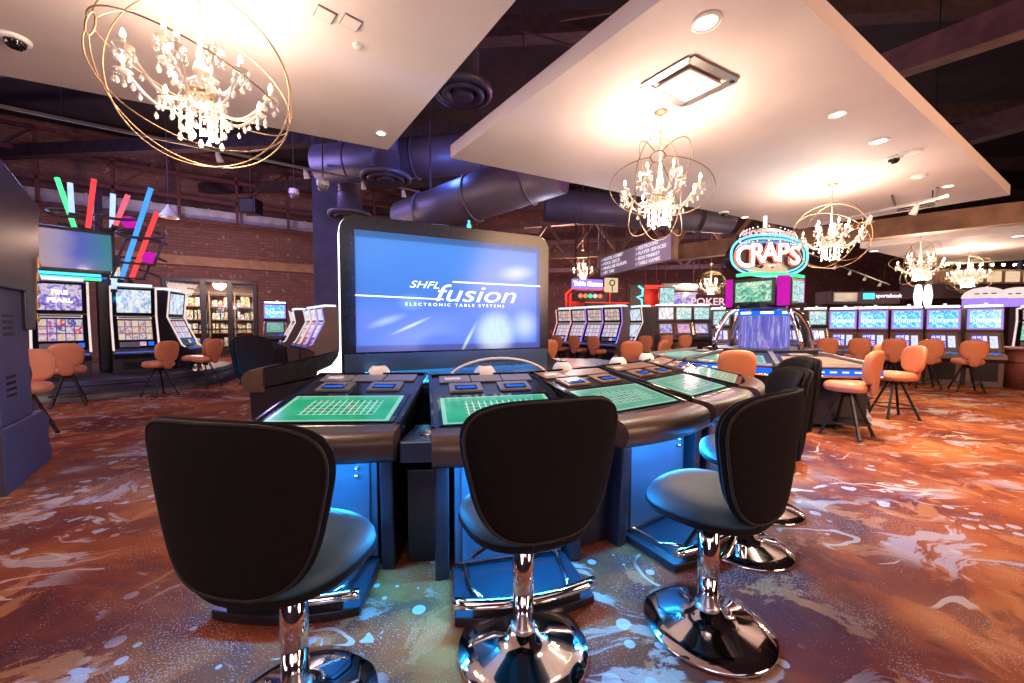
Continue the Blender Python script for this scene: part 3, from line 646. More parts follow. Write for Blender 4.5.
# hanging camera globes and pendant on the left
for (x, y, Y, lab, dark) in ((323, 186, 8.5, 'white globe camera hanging on a rod beside the dark pillar', 0), (169, 216, 11, 'white bell shaped pendant hanging before the brick wall', 0), (294, 194, 11, 'dark bell shaped pendant hanging left of the white globe camera', 1), (251, 207, 12, 'black loudspeaker box hanging before the brick wall', 1)):
    p = P(x, y, Y); nm = 'hanging_camera' if 'globe' in lab else ('pendant_lamp' if 'bell' in lab else 'hanging_speaker')
    e = empty(nm, p, 0, lab, {'h': 'camera', 'p': 'lamp'}[nm[0]] if nm != 'hanging_speaker' else 'speaker')
    if nm == 'hanging_speaker': MB().box((0, 0, 0), (0.5, 0.4, 0.45), bev=0.03).build('speaker_box', 'black', parent=e); MB().box((0, -0.205, 0), (0.4, 0.02, 0.36), bev=0.005).build('grille', 'steel', parent=e)
    elif nm == 'pendant_lamp': MB().lathe([(0.03, 0.32), (0.06, 0.25), (0.20, 0.02), (0.22, -0.04), (0.20, -0.04), (0, 0.02)], seg=24).build('lamp_shade', 'black' if dark else 'white_plastic', parent=e)
    else: MB().lathe([(0.03, 0.16), (0.12, 0.13), (0.13, 0.02), (0.11, 0.0)], seg=24).build('housing', 'white_plastic', parent=e); MB().lathe([(0.11, 0.0), (0.10, -0.07), (0.05, -0.12), (0, -0.13)], seg=24).build('globe', 'greyplate', parent=e)
    MB().tube([(0, 0, 0.2), (0, 0, 8.9-p.z)], 0.015, 6).build('rod', 'steel', parent=e)
# cable bridges and cross rods overhead
m = MB()
for a, b in (((560, 20), (660, 5)), ((520, 30), (600, 55)), ((515, 110), (640, 130)), ((640, 20), (600, 60))):
    m.bar(P(a[0], a[1], 7), P(b[0], b[1], 7.4), 0.035)
m.build('beam_rods', 'steel', kind='structure')
# ---------------------------------------------------------------- orb chandeliers
def make_chandelier(R=0.5):
    root = empty('orb_chandelier', (0, 0, 0))
    f = MB(); ax = Vector((1, 0.25, -0.32)).normalized(); u = ax.orthogonal().normalized(); v = ax.cross(u)
    f.ring((0, 0, 0), R, 0.0046, (0.15, 1, 0.1), 72, 6)
    hr = 0.062; ca = math.sqrt(R*R-hr*hr)
    for s in (-1, 1): f.ring(ax*ca*s, hr, 0.006, ax, 24, 6)
    for k in range(3):
        a = PI*k/3+0.3; d = u*math.cos(a)+v*math.sin(a)
        for sgn in (1, -1):      # half circles from hub ring to hub ring
            t0 = math.asin(hr/R)
            f.tube([R*(ax*math.cos(t)+sgn*d*math.sin(t)) for t in [t0+(PI-2*t0)*i/36 for i in range(37)]], 0.0046, 6)
    f.build('orb_frame', 'brass', parent=root)
    c = MB(); z = 0.24
    k = 0
    while z < 0.74:
        ax2 = (1, 0, 0) if k % 2 else (0, 1, 0)
        pts = [Vector((0, 0, z))+ (Vector((math.cos(t)*0.011, 0, math.sin(t)*0.020)) if k % 2 else Vector((0, math.cos(t)*0.011, math.sin(t)*0.020))) for t in [2*PI*i/10 for i in range(10)]]
        c.tube(pts, 0.0032, 5, True); z += 0.031; k += 1
    c.build('chain', 'brass', parent=root)
    MB().lathe([(0.0, 0.745), (0.03, 0.745), (0.065, 0.765), (0.07, 0.775)], seg=24).build('ceiling_canopy', 'brass', parent=root)
    MB().lathe([(0, 0.25), (0.012, 0.24), (0.012, 0.19), (0.03, 0.17), (0.018, 0.14), (0.035, 0.10), (0.045, 0.05), (0.03, 0.0), (0.016, -0.03), (0.035, -0.05), (0.05, -0.075), (0.045, -0.10), (0.055, -0.115), (0.055, -0.135), (0.03, -0.15), (0.0, -0.155)], seg=20).build('central_column', 'crystal', parent=root)
    MB().lathe([(0.06, -0.055), (0.075, -0.06), (0.075, -0.085), (0.06, -0.09)], seg=24).build('gold_collar', 'brass', parent=root)
    b = MB(); rr = random.Random(3)
    for i in range(16):
        a = 2*PI*i/16; r = 0.075 if i % 2 else 0.115; L = 8+i % 3
        for j in range(L): b.lathe([(0, 0.010), (0.008, 0.005), (0.008, -0.005), (0, -0.010)], (r*math.cos(a), r*math.sin(a), -0.105-j*0.021), 6)
        z = -0.115-L*0.021
        b.lathe([(0, 0.02), (0.006, 0.012), (0.016, -0.012), (0.011, -0.028), (0, -0.034)], (r*math.cos(a), r*math.sin(a), z-0.015), 7)
    b.build('bead_strands', 'crystal', parent=root, kind='stuff')
    def arm(a, r, zc, zt, dip, proto):
        d = Vector((math.cos(a), math.sin(a), 0)); z0 = Vector((0, 0, 1))
        pts = []
        for i in range(15):
            t = i/14
            rr_ = 0.03+(r-0.03)*t; zz = zc-dip*math.sin(min(1, t*1.12)*PI*0.92)*(1-0.1*t)+(zt-zc)*t**2.2
            pts.append((rr_, zz))
        return pts
    def build_arm(r, zc, zt, dip):
        pr = arm(0, r, zc, zt, dip, None)
        A = MB().tube([(x, 0, z) for x, z in pr], [0.011]*4+[0.010]*11, 8).build('glass_arm', 'crystal', parent=root)
        xe, ze = pr[-1]
        s = MB(); s.lathe([(0.006, ze-0.01), (0.035, ze+0.002), (0.046, ze+0.014), (0.040, ze+0.012), (0.012, ze+0.004)], (xe, 0, 0), 14).build('drip_pan', 'crystal', parent=A)
        MB().lathe([(0.010, ze), (0.010, ze+0.062), (0, ze+0.062)], (xe, 0, 0), 10).build('candle_sleeve', 'candle', parent=A)
        MB().lathe([(0, ze+0.060), (0.010, ze+0.070), (0.0125, ze+0.082), (0.007, ze+0.100), (0, ze+0.118)], (xe, 0, 0), 10).build('flame_bulb', 'flame', parent=A)
        p = MB()
        for i in range(5):
            t = 2*PI*i/5; x = xe+0.042*math.cos(t); y = 0.042*math.sin(t); dz = 0.02 if i % 2 else 0.0
            p.lathe([(0, 0.007), (0.006, 0), (0, -0.007)], (x, y, ze-0.004), 6)
            p.lathe([(0, 0.022), (0.006, 0.012), (0.0145, -0.008), (0.009, -0.022), (0, -0.028)], (x, y, ze-0.036-dz), 7)
        for k, (t, dd) in enumerate(((5, 0), (8, 0.02), (11, 0))):
            x, z = pr[t]; p.lathe([(0, 0.022), (0.005, 0.012), (0.013, -0.008), (0.008, -0.022), (0, -0.028)], (x, 0, z-0.045-dd), 7)
            p.lathe([(0, 0.006), (0.006, 0), (0, -0.006)], (x, 0, z-0.018), 6)
        p.build('crystal_drops', 'crystal', parent=A, kind='stuff')
        return A
    lo = build_arm(0.375, -0.09, -0.005, 0.12); up = build_arm(0.205, 0.02, 0.13, 0.07)
    for k in range(1, 8):
        c = copy_tree(lo, root); c.rotation_euler = (0, 0, 2*PI*k/8)
        if k % 2: c.scale = (1.0, 1.0, 0.92)
    up.rotation_euler = (0, 0, 0.3)
    for k in range(1, 5):
        c = copy_tree(up, root); c.rotation_euler = (0, 0, 0.3+2*PI*k/5)
    return root
ch = make_chandelier()
spots = [
 (P(201, 83, 2.50), 0.40, 1.0, 55, 'largest crystal orb chandelier, hanging from the left ceiling panel'),
 (P(660, 190, 4.00), 0.92, 1.0, 60, 'crystal orb chandelier below the diamond shaped vent, above the directory sign'),
 (P(831, 236, 6.00), 2.9, 1.0, 60, 'crystal orb chandelier hanging right beside the lit dice game sign'),
 (P(920, 264, 9.0), 0.4, 1.05, 60, 'crystal orb chandelier below the far right ceiling panel, left one of the two there'),
 (P(968, 274, 11.0), 1.4, 1.05, 70, 'crystal orb chandelier before the cream backlit bar front at the right'),
 (P(583, 270, 16.0), 0.9, 1.05, 80, 'tiny distant orb chandelier glowing over the violet neon sign'),
 (P(711, 285, 15.0), 2.2, 1.05, 80, 'tiny distant orb chandelier between the poker lettering and the dice sign'),
]
for i, (p, rz, s, pw, lab) in enumerate(spots):
    o = ch if i == 0 else copy_tree(ch)
    o.location = p; o.rotation_euler = (0, 0, rz); o.scale = (s, s, s)
    if i > 4: MB().tube([(0, 0, 0.7), (0, 0, (8.98-p.z)/s)], 0.012, 6).build('hanging_rod', 'brass', parent=o)
    tag(o, lab, 'chandelier', 'crystal orb chandeliers')
for i, (p, rz, s, pw, lab) in enumerate(spots):
    lamp('POINT', p+Vector((0, 0, 0.30)), pw*1.25, (1.0, 0.70, 0.50), 0.10, name='chandelier_lamp')
    lamp('POINT', p+Vector((0, 0, -0.34)), pw*0.8, (1.0, 0.72, 0.46), 0.10, name='chandelier_lamp')
# ---------------------------------------------------------------- dark pedestal stools
def make_stool():
    root = empty('pedestal_stool', (0, 0, 0))
    MB().lathe([(0.0, 0.0), (0.262, 0.0), (0.268, 0.008), (0.262, 0.017), (0.20, 0.030), (0.12, 0.048), (0.07, 0.062), (0.055, 0.085), (0.0, 0.085)], seg=56).build('base_disc', 'chrome', parent=root)
    MB().lathe([(0.0, 0.05), (0.043, 0.05), (0.043, 0.50), (0.0, 0.50)], seg=28).build('column', 'chrome', parent=root)
    MB().lathe([(0.05, 0.070), (0.05, 0.10), (0.043, 0.105)], seg=28).build('column_collar', 'brushed', parent=root)
    m = MB(); m.box((0, 0, 0.515), (0.18, 0.20, 0.03), bev=0.008); m.bar((0.10, 0.02, 0.50), (0.22, 0.02, 0.44), 0.012); m.build('mount_plate', 'blackmetal', parent=root)
    # seat pad: local y plays the height
    ol = superellipse(0.245, 0.235, 2.5, -0.06, 44)
    M = Matrix(((1, 0, 0, 0), (0, 0, 1, 0), (0, -1, 0, 0.59), (0, 0, 0, 1)))   # (x, y, z) -> (x, z, -y)
    MB().pillow(ol, 0.058, lambda x, z: 0.02*(x*x+z*z)/0.06, 9, 0.9, place=M, edge=5).build('seat', 'stoolseat_bluelit', parent=root)
    MB().pillow([(x*1.02, z*1.02) for x, z in ol], 0.030, lambda x, z: 0.0, 5, 1.0, place=Matrix.Translation((0, 0, -0.040)) @ M, edge=8).build('seat_pan', 'stoolback', parent=root)
    # back: wide rounded top, narrower foot, wrapped round the sitter; sitter looks along -Y
    bo = superellipse(0.285, 0.255, 3.5, 0.20, 56)
    bend = lambda x, z: -0.95*x*x+0.10*z
    B = Matrix.Translation((0, 0.262, 0.825))
    MB().pillow(bo, 0.030, bend, 9, 1.0, place=B, edge=7).build('backrest', 'stoolback', parent=root)
    MB().tube([B @ Vector((x*0.965, bend(x*0.965, z*0.965)+0.016, z*0.965)) for x, z in bo], 0.0055, 6, True).build('piping', 'piping', parent=root)
    MB().pillow([(x*0.95, z*0.94+0.008) for x, z in bo], 0.034, bend, 9, 0.6, place=Matrix.Translation((0, 0.236, 0.825)), edge=6).build('back_cushion', 'stoolback', parent=root)
    m = MB()
    for x in (-0.06, 0.06): m.tube([(x, 0.12, 0.525), (x, 0.20, 0.53), (x, 0.225, 0.56), (x, 0.235, 0.60)], 0.011, 8)
    m.box((0, 0.17, 0.53), (0.15, 0.08, 0.022), bev=0.006)
    m.build('back_bracket', 'blackmetal', parent=root)
    return root
st = make_stool()
def place_stool(i, x, y, fx, fy, lab, dz=0.0, s=1.0):
    o = st if i == 0 else copy_tree(st)
    o.location = (x, y, 0); o.rotation_euler = (0, 0, yaw(fx, fy)); o.scale = (s, s, s)
    if dz:
        for c in o.children:
            if c.name.split('.')[0] in ('seat', 'seat_pan', 'backrest', 'piping', 'back_cushion', 'back_bracket', 'mount_plate'): c.location.z += dz
            if c.name.split('.')[0] == 'column': c.scale.z = (0.50+dz)/0.50
    tag(o, lab, 'stool', 'dark pedestal stools round the electronic betting table')
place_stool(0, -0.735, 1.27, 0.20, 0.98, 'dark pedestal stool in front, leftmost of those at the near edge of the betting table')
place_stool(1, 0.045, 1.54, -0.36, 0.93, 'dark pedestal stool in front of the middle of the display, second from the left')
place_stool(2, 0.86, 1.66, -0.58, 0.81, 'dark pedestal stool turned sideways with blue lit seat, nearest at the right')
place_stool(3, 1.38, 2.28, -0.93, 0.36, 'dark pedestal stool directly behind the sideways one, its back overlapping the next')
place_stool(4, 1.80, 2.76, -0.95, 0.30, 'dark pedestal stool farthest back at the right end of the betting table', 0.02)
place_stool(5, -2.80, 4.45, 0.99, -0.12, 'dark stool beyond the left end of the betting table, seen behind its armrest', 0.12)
# ---------------------------------------------------------------- orange chairs
def make_chair():
    root = empty('orange_chair', (0, 0, 0))
    ol = superellipse(0.218, 0.215, 2.8, -0.05, 36)
    M = Matrix(((1, 0, 0, 0), (0, 0, 1, 0), (0, -1, 0, 0.595), (0, 0, 0, 1)))
    MB().pillow(ol, 0.066, lambda x, z: 0.0, 7, 0.95, place=M, edge=8).build('seat', 'orange', parent=root)
    bo = superellipse(0.200, 0.20, 2.9, 0.07, 40)
    bend = lambda x, z: -0.8*x*x+0.12*z
    MB().pillow(bo, 0.042, bend, 7, 1.0, place=Matrix.Translation((0, 0.245, 0.84)), edge=8).build('backrest', 'orange', parent=root)
    m = MB(); m.pillow(superellipse(0.085, 0.13, 3.5, 0.15, 24), 0.02, lambda x, z: 0.10*z, 4, 1.0, place=Matrix.Translation((0, 0.248, 0.64)), edge=6); m.build('back_support', 'orange_back', parent=root)
    MB().lathe([(0, 0.56), (0.12, 0.56), (0.12, 0.535), (0.05, 0.53), (0.05, 0.47), (0, 0.47)], seg=20).build('swivel_plate', 'blackmetal', parent=root)
    for k in range(4):
        a = PI/4+PI/2*k; d = Vector((math.cos(a), math.sin(a), 0))
        lg = MB().bar(d*0.06+Vector((0, 0, 0.53)), d*0.27+Vector((0, 0, 0.012)), 0.028, 0.028, 0.004).build('leg', 'blackmetal', parent=root)
        MB().lathe([(0, 0.0), (0.022, 0.0), (0.022, 0.018), (0, 0.018)], d*0.27, 10).build('leg_foot', 'rubber', parent=lg)
    MB().ring((0, 0, 0.17), 0.215, 0.010, (0, 0, 1), 32, 6).build('foot_ring', 'blackmetal', parent=root)
    return root
chair0 = make_chair(); nch = [0]
def place_chair(x, y, fx, fy, lab, group='orange leather slot chairs', s=1.0):
    o = chair0 if nch[0] == 0 else copy_tree(chair0); nch[0] += 1
    o.location = (x, y, 0); o.rotation_euler = (0, 0, yaw(fx, fy)); o.scale = (s, s, s); tag(o, lab, 'chair', group)
def chair_px(px, py_seat, fx, fy, lab, zs=0.65, **k):       # a chair under the pixel of its seat top
    p = G(px, py_seat, zs); place_chair(p.x, p.y, fx, fy, lab, **k); return p
# ---------------------------------------------------------------- betting terminals
def make_terminal(felt='felt', plates='greyplate'):
    root = empty('betting_terminal', (0, 0, 0)); W = 0.415
    # arm rest: padded roll, bowed in plan
    n = 15; xs = [-W+2*W*i/(n-1) for i in range(n)]; bow = lambda x: -0.05*(1-(x/W)**2)
    prof = [(0.0, 0.630), (-0.015, 0.66), (-0.02, 0.71), (0.0, 0.745), (0.035, 0.762), (0.15, 0.775), (0.16, 0.75), (0.16, 0.61), (0.02, 0.61)]
    vs = [(x, bow(x)+a, b) for x in xs for a, b in prof]; k = len(prof)
    fs = [(i*k+j, i*k+(j+1) % k, (i+1)*k+(j+1) % k, (i+1)*k+j) for i in range(n-1) for j in range(k)]+[tuple(range(k))[::-1], tuple((n-1)*k+j for j in range(k))]
    m = MB(); m.add(vs, fs[:-2], True); m.add(vs, fs[-2:], False); m.build('armrest', 'armrest', parent=root)
    # sloped deck
    def dz(y): return 0.768+(y-0.14)*0.200
    def quad(x0, x1, y0, y1, up=0.004): return [(x0, y0, dz(y0)+up), (x1, y0, dz(y0)+up), (x1, y1, dz(y1)+up), (x0, y1, dz(y1)+up)]
    MB().prism([(0.14, 0.64), (1.02, 0.80), (1.02, dz(1.02)), (0.14, dz(0.14))], -W, W, 'x', 0.006).build('deck', 'deck', parent=root)
    m = MB()
    for s in (-1, 1): m.bar((s*(W-0.012), 0.15, dz(0.15)+0.006), (s*(W-0.012), 1.02, dz(1.02)+0.006), 0.02, 0.014, 0.003)
    m.bar((-W, 1.015, dz(1.02)+0.006), (W, 1.015, dz(1.02)+0.006), 0.02, 0.014, 0.003)
    m.build('deck_rail', 'blackgloss', parent=root)
    g = MB().screen(*quad(-W+0.045, W-0.045, 0.175, 0.60, 0.003), t=0.003).build('deck_glass', 'blackgloss', parent=root)
    MB().screen(*quad(-0.35, 0.34, 0.185, 0.555, 0.007), t=0.002).build('touch_screen', felt, parent=root)
    for s in (-1, 1):
        x = s*0.17
        sl = MB(); sl.screen(*quad(x-0.11, x+0.11, 0.645, 0.80, 0.004), t=0.014)
        o = sl.build('bill_slot', 'greyplate' if plates == 'greyplate' else 'beige', parent=root)
        MB().screen(*quad(x-0.075, x+0.075, 0.665, 0.735, 0.019), t=0.006).build('slot_mouth', 'blackgloss', parent=o)
        MB().screen(*quad(x-0.062, x+0.062, 0.672, 0.700, 0.025), t=0.003).build('slot_light', 'blue_led', parent=o)
    m = MB()
    for a, b in ((-0.34, -0.12), (-0.11, 0.11), (0.12, 0.34)): m.screen(*quad(a, b, 0.84, 0.975, 0.004), t=0.008)
    o = m.build('card_plate', plates, parent=root)
    MB().screen(*quad(-0.30, -0.19, 0.88, 0.925, 0.013), t=0.002).build('card_label', 'white_plastic', parent=o)
    # little dome at the rear edge
    d = MB(); d.lathe([(0.085*math.cos(t), 0.085*math.sin(t)) for t in [PI/2*i/8 for i in range(9)]], (0.02, 1.07, dz(1.02)-0.01), 24)
    o = d.build('dome', 'white_plastic', parent=root)
    MB().lathe([(0.088*math.cos(t), 0.088*math.sin(t)) for t in [PI*0.33+PI*0.17*i/5 for i in range(6)]], (0.02, 1.07, dz(1.02)-0.01), 20).build('dome_lens', 'blackgloss', parent=o)
    # cabinet
    MB().prism([(0.10, 0.05), (0.10, 0.62), (0.16, 0.64), (0.90, 0.78), (0.90, 0.05)], -0.30, 0.30, 'x', 0.006).build('cabinet', 'cabblue', parent=root)
    dr = MB().box((0, 0.095, 0.345), (0.53, 0.02, 0.55), bev=0.008).build('door', 'cabblue', parent=root)
    m = MB()
    for z in (0.555, 0.515): m.lathe([(0, 0.024), (0.011, 0.022), (0.013, 0.0)], (0.20, 0.082, z), 14, Matrix.Rotation(PI/2, 3, 'X'))
    m.build('lock', 'chrome', parent=dr)
    m = MB()
    for k_ in range(9): m.box((0.03+k_*0.026, 0.083, 0.590), (0.020, 0.006, 0.012), bev=0.002)
    m.build('vent_slots', 'white_led_soft', parent=dr)
    for s in (-1, 1):
        MB().prism([(0.06, 0.0), (0.03, 0.615), (0.30, 0.66), (0.95, 0.775), (0.95, 0.0)], s*0.365-0.035, s*0.365+0.035, 'x', 0.008).build('side_panel', 'darkpanel', parent=root)
    # foot tray
    fx = lambda x: -0.05*(1-(x/0.33)**2)
    pts = [(x, -0.27+fx(x)) for x in [-0.33+0.66*i/12 for i in range(13)]]
    MB().prism(pts+[(0.31, 0.10), (-0.31, 0.10)], 0.0, 0.045, 'z', 0.006).build('foot_tray', 'darkpanel', parent=root)
    fr = MB(); fr.tube([(x, y+0.005, 0.105) for x, y in pts], 0.024, 10); fr.build('foot_bar', 'chrome', parent=root)
    m = MB(); m.bar((-0.28, 0.075, 0.075), (0.28, 0.075, 0.075), 0.010)
    for s in (-1, 1): m.tube([(s*0.25, 0.07, 0.07), (s*0.24, -0.10, 0.06), (s*0.20, -0.27, 0.10)], 0.009, 8)
    m.build('tray_rail', 'chrome', parent=root)
    m = MB(); m.box((0, -0.27, 0.075), (0.5, 0.03, 0.06)); m.build('bar_bracket', 'blackmetal', parent=root)
    MB().box((0, 0.06, 0.603), (0.50, 0.02, 0.012)).build('led_strip', 'cyan_led', parent=root)
    return root
tA = make_terminal('felt', 'greyplate')
tB = make_terminal('felt_pale', 'beige')
def place_terminal(o, x, y, a, lab, s=1.0, dz=0.0, light=1.0):
    o.location = (x, y, dz); o.rotation_euler = (0, 0, math.radians(a)); o.scale = (s, s, s)
    tag(o, lab, 'gaming terminal', 'betting terminals round the big display')
    if light:
        for en, y_, tl in ((22, -0.03, -50), (8, -0.04, 28)):
            l = lamp('AREA', (0, y_, 0.585), en*light, (0.012, 0.36, 1.0), 0.6, rot=(math.radians(tl), 0, 0), size_y=0.04, name='underglow_lamp'); l.parent = o
TERM = [(tA, -1.03, 1.97, 2, 'betting terminal with bright green screen, left of the dark gap before the display'),
        (None, 0.01, 1.98, 13, 'betting terminal with green screen behind the middle dark stool'),
        (tB, 1.00, 2.42, 33, 'betting terminal with pale green screen and beige plates, its bowed armrest in full view'),
        (None, 1.76, 3.05, 42, 'betting terminal carrying the glossy white glare spot, behind the full armrest one'),
        (None, 2.42, 3.80, 58, 'farthest betting terminal at the right, next to the orange chair back'),
        (None, -2.35, 3.75, -84, 'betting terminal at the far left seen side-on in front of the lone dark stool')]
for i, (o, x, y, a, lab) in enumerate(TERM):
    if o is None: o = copy_tree(tA if i in (1, 5) else tB)
    place_terminal(o, x, y, a, lab, dz=0.0 if i < 5 else 0.0, light=(1, 1, 1, 1, 0.6, 0.06)[i])
    if i == 5: o.scale = (1.05, 1.05, 1.22)
# core of the table between and behind the terminals
core = empty('table_core', (-0.5, 4.1, 0), 0, 'dark teal central body of the betting table below the big display', 'gaming table')
pl = [(-1.40, 3.04), (-0.62, 3.04), (0.12, 3.10), (0.50, 3.42), (1.02, 3.86), (1.55, 4.55), (1.2, 5.3), (-0.2, 5.5), (-1.4, 5.1), (-2.0, 4.3)]
q = [(x+0.5, y-4.1) for x, y in pl]
MB().prism(q, 0.0, 0.84, 'z', 0.01).build('core_body', 'cabblue', parent=core)
MB().prism([(x*0.97, y*0.97) for x, y in q], 0.84, 0.87, 'z', 0.01).build('core_top', 'cabblue', parent=core)
for (x, y, a, w0, w1) in ((-0.47, 2.12, 5, 0.05, 0.22), (0.50, 2.30, 24, 0.12, 0.30), (1.40, 2.85, 38, 0.08, 0.26), (2.05, 3.55, 50, 0.08, 0.24)):
    R = Matrix.Rotation(math.radians(a), 3, 'Z'); o_ = Vector((x+0.5, y-4.1, 0))
    def tr_(p, z): v = R @ Vector((p[0], p[1], 0))+o_; return (v.x, v.y)
    poly = [tr_((-w1/2, 0), 0), tr_((w1/2, 0), 0), tr_((w0/2, 0.85), 0), tr_((-w0/2, 0.85), 0)]
    f = MB().prism(poly, 0.0, 0.52, 'z', 0.004).build('filler_panel', 'darkpanel', parent=core)
    poly2 = [tr_((-w1/2-0.03, -0.06), 0), tr_((w1/2+0.03, -0.06), 0), tr_((w1/2, 0.30), 0), tr_((-w1/2, 0.30), 0)]
    MB().prism(poly2, 0.58, 0.70, 'z', 0.01).build('cup_shelf', 'cabblue', parent=core)
    v = R @ Vector((0, 0.08, 0))+o_
    MB().lathe([(0.046, 0.700), (0.050, 0.712), (0.040, 0.712), (0.036, 0.702), (0, 0.702)], (v.x, v.y, 0), 24).build('cup_holder', 'chrome', parent=core)
# ---------------------------------------------------------------- big display
DA = math.atan2(0.75, 1.55)
disp = empty('game_display', (-0.50, 3.54, 0), DA, 'huge wide display with white lit edge standing over the betting terminals', 'display')
SW, S0, S1 = 1.72, 1.10, 2.095; FW, F0, F1 = 1.94, 0.86, 2.215
def rrect(x0, x1, z0, z1, r, seg=8, bottom=True):
    pts = []
    for cx, cz, a0 in ((x1-r, z1-r, 0), (x0+r, z1-r, PI/2)):
        pts += [(cx+r*math.cos(a0+PI/2*i/seg), cz+r*math.sin(a0+PI/2*i/seg)) for i in range(seg+1)]
    pts += [(x0, z0), (x1, z0)]
    return pts
MB().prism(rrect(-FW/2, FW/2, F0, F1, 0.13), 0.0, 0.05, 'y', 0.006).build('bezel', 'deck', parent=disp)
MB().prism(rrect(-FW/2-0.005, FW/2+0.005, F0, F1+0.01, 0.135), 0.05, 0.26, 'y', 0.01).build('edge_light', 'white_led', parent=disp)
MB().prism(rrect(-FW/2, FW/2, 0.5, F1, 0.13), 0.26, 0.32, 'y', 0.01).build('housing', 'darkpanel', parent=disp)
MB().prism([(-FW/2+0.02, 0.86), (-FW/2+0.02, 1.085), (FW/2-0.02, 1.085), (FW/2-0.02, 0.86)], -0.012, 0.0, 'y').build('lower_panel', 'cabblue', parent=disp)
for s in (-1, 1):       # flared feet, the left one lit
    pts = [(FW/2*s, 1.14), (FW/2*s+0.02*s, 1.05), (FW/2*s+0.07*s, 0.98), (FW/2*s+0.18*s, 0.93), (FW/2*s+0.18*s, 0.86), (FW/2*s-0.06*s, 0.86), (FW/2*s-0.06*s, 1.14)]
    MB().prism(pts, 0.03, 0.26, 'y', 0.008).build('flared_foot', 'white_led' if s < 0 else 'darkpanel', parent=disp)
scr = MB().screen((-SW/2, -0.003, S0), (SW/2, -0.003, S0), (SW/2, -0.003, S1), (-SW/2, -0.003, S1), t=0.006).build('display_screen', 'swoosh', parent=disp)
cy = -0.014; zc = (S0+S1)/2; Hh = S1-S0
def sx_(u): return -SW/2+SW*u
def sz_(v): return S0+Hh*v
text('SHFL', 'lettering', 'letter_lit', disp, (sx_(0.325), cy, sz_(0.575)), 0.085, shear=0.35, sx=1.45)
text('fusion', 'lettering', 'letter_lit', disp, (sx_(0.605), cy, sz_(0.505)), 0.215, shear=0.30, sx=1.55)
text('ELECTRONIC TABLE SYSTEMS', 'lettering', 'letter_lit', disp, (sx_(0.50), cy, sz_(0.405)), 0.037, space=1.6, sx=1.25)
m = MB(); m.bar((sx_(0.0), cy, sz_(0.468)), (sx_(0.425), cy, sz_(0.455)), 0.004, 0.011); m.build('logo_line', 'letter_lit', parent=disp)
m = MB(); m.bar((sx_(0.475), cy, sz_(0.615)), (sx_(1.0), cy, sz_(0.615)), 0.004, 0.013); m.build('logo_line', 'letter_lit', parent=disp)
m = MB(); m.lathe([(0, 0.03), (0.02, 0.02), (0.022, -0.02), (0, -0.02)], (0.15, 0.09, F1+0.03), 12); m.tube([(0.15, 0.09, F1), (0.15, 0.09, F1+0.09)], 0.012, 8); m.build('signal_lamp', 'cyan_led', parent=disp)
l = lamp('AREA', (0, -0.04, 0.95), 12, (0.03, 0.55, 1.0), 1.6, rot=(math.radians(-30), 0, 0), size_y=0.1, name='display_glow'); l.parent = disp
l = lamp('AREA', (0, -0.06, 1.6), 75, (0.10, 0.34, 1.0), 1.7, rot=(math.radians(90), 0, 0), size_y=0.9, name='display_glow'); l.parent = disp
# clear arc shield behind the second terminal
e = empty('acrylic_arc', (-0.10, 3.08, 0.86), 0.2, 'thin clear acrylic arc standing behind the middle green terminal', 'shield')
n = 22; R = 0.42; m = MB(); m.tube([(R*1.0*math.cos(PI*i/n), 0, 0.20*math.sin(PI*i/n)) for i in range(n+1)], 0.010, 8); m.build('arc_rim', 'white_plastic', parent=e)
pts = [(0.42*math.cos(PI*i/n), 0.20*math.sin(PI*i/n)) for i in range(n+1)]
MB().prism(pts, -0.003, 0.003, 'y').build('arc_pane', 'acrylic', parent=e)
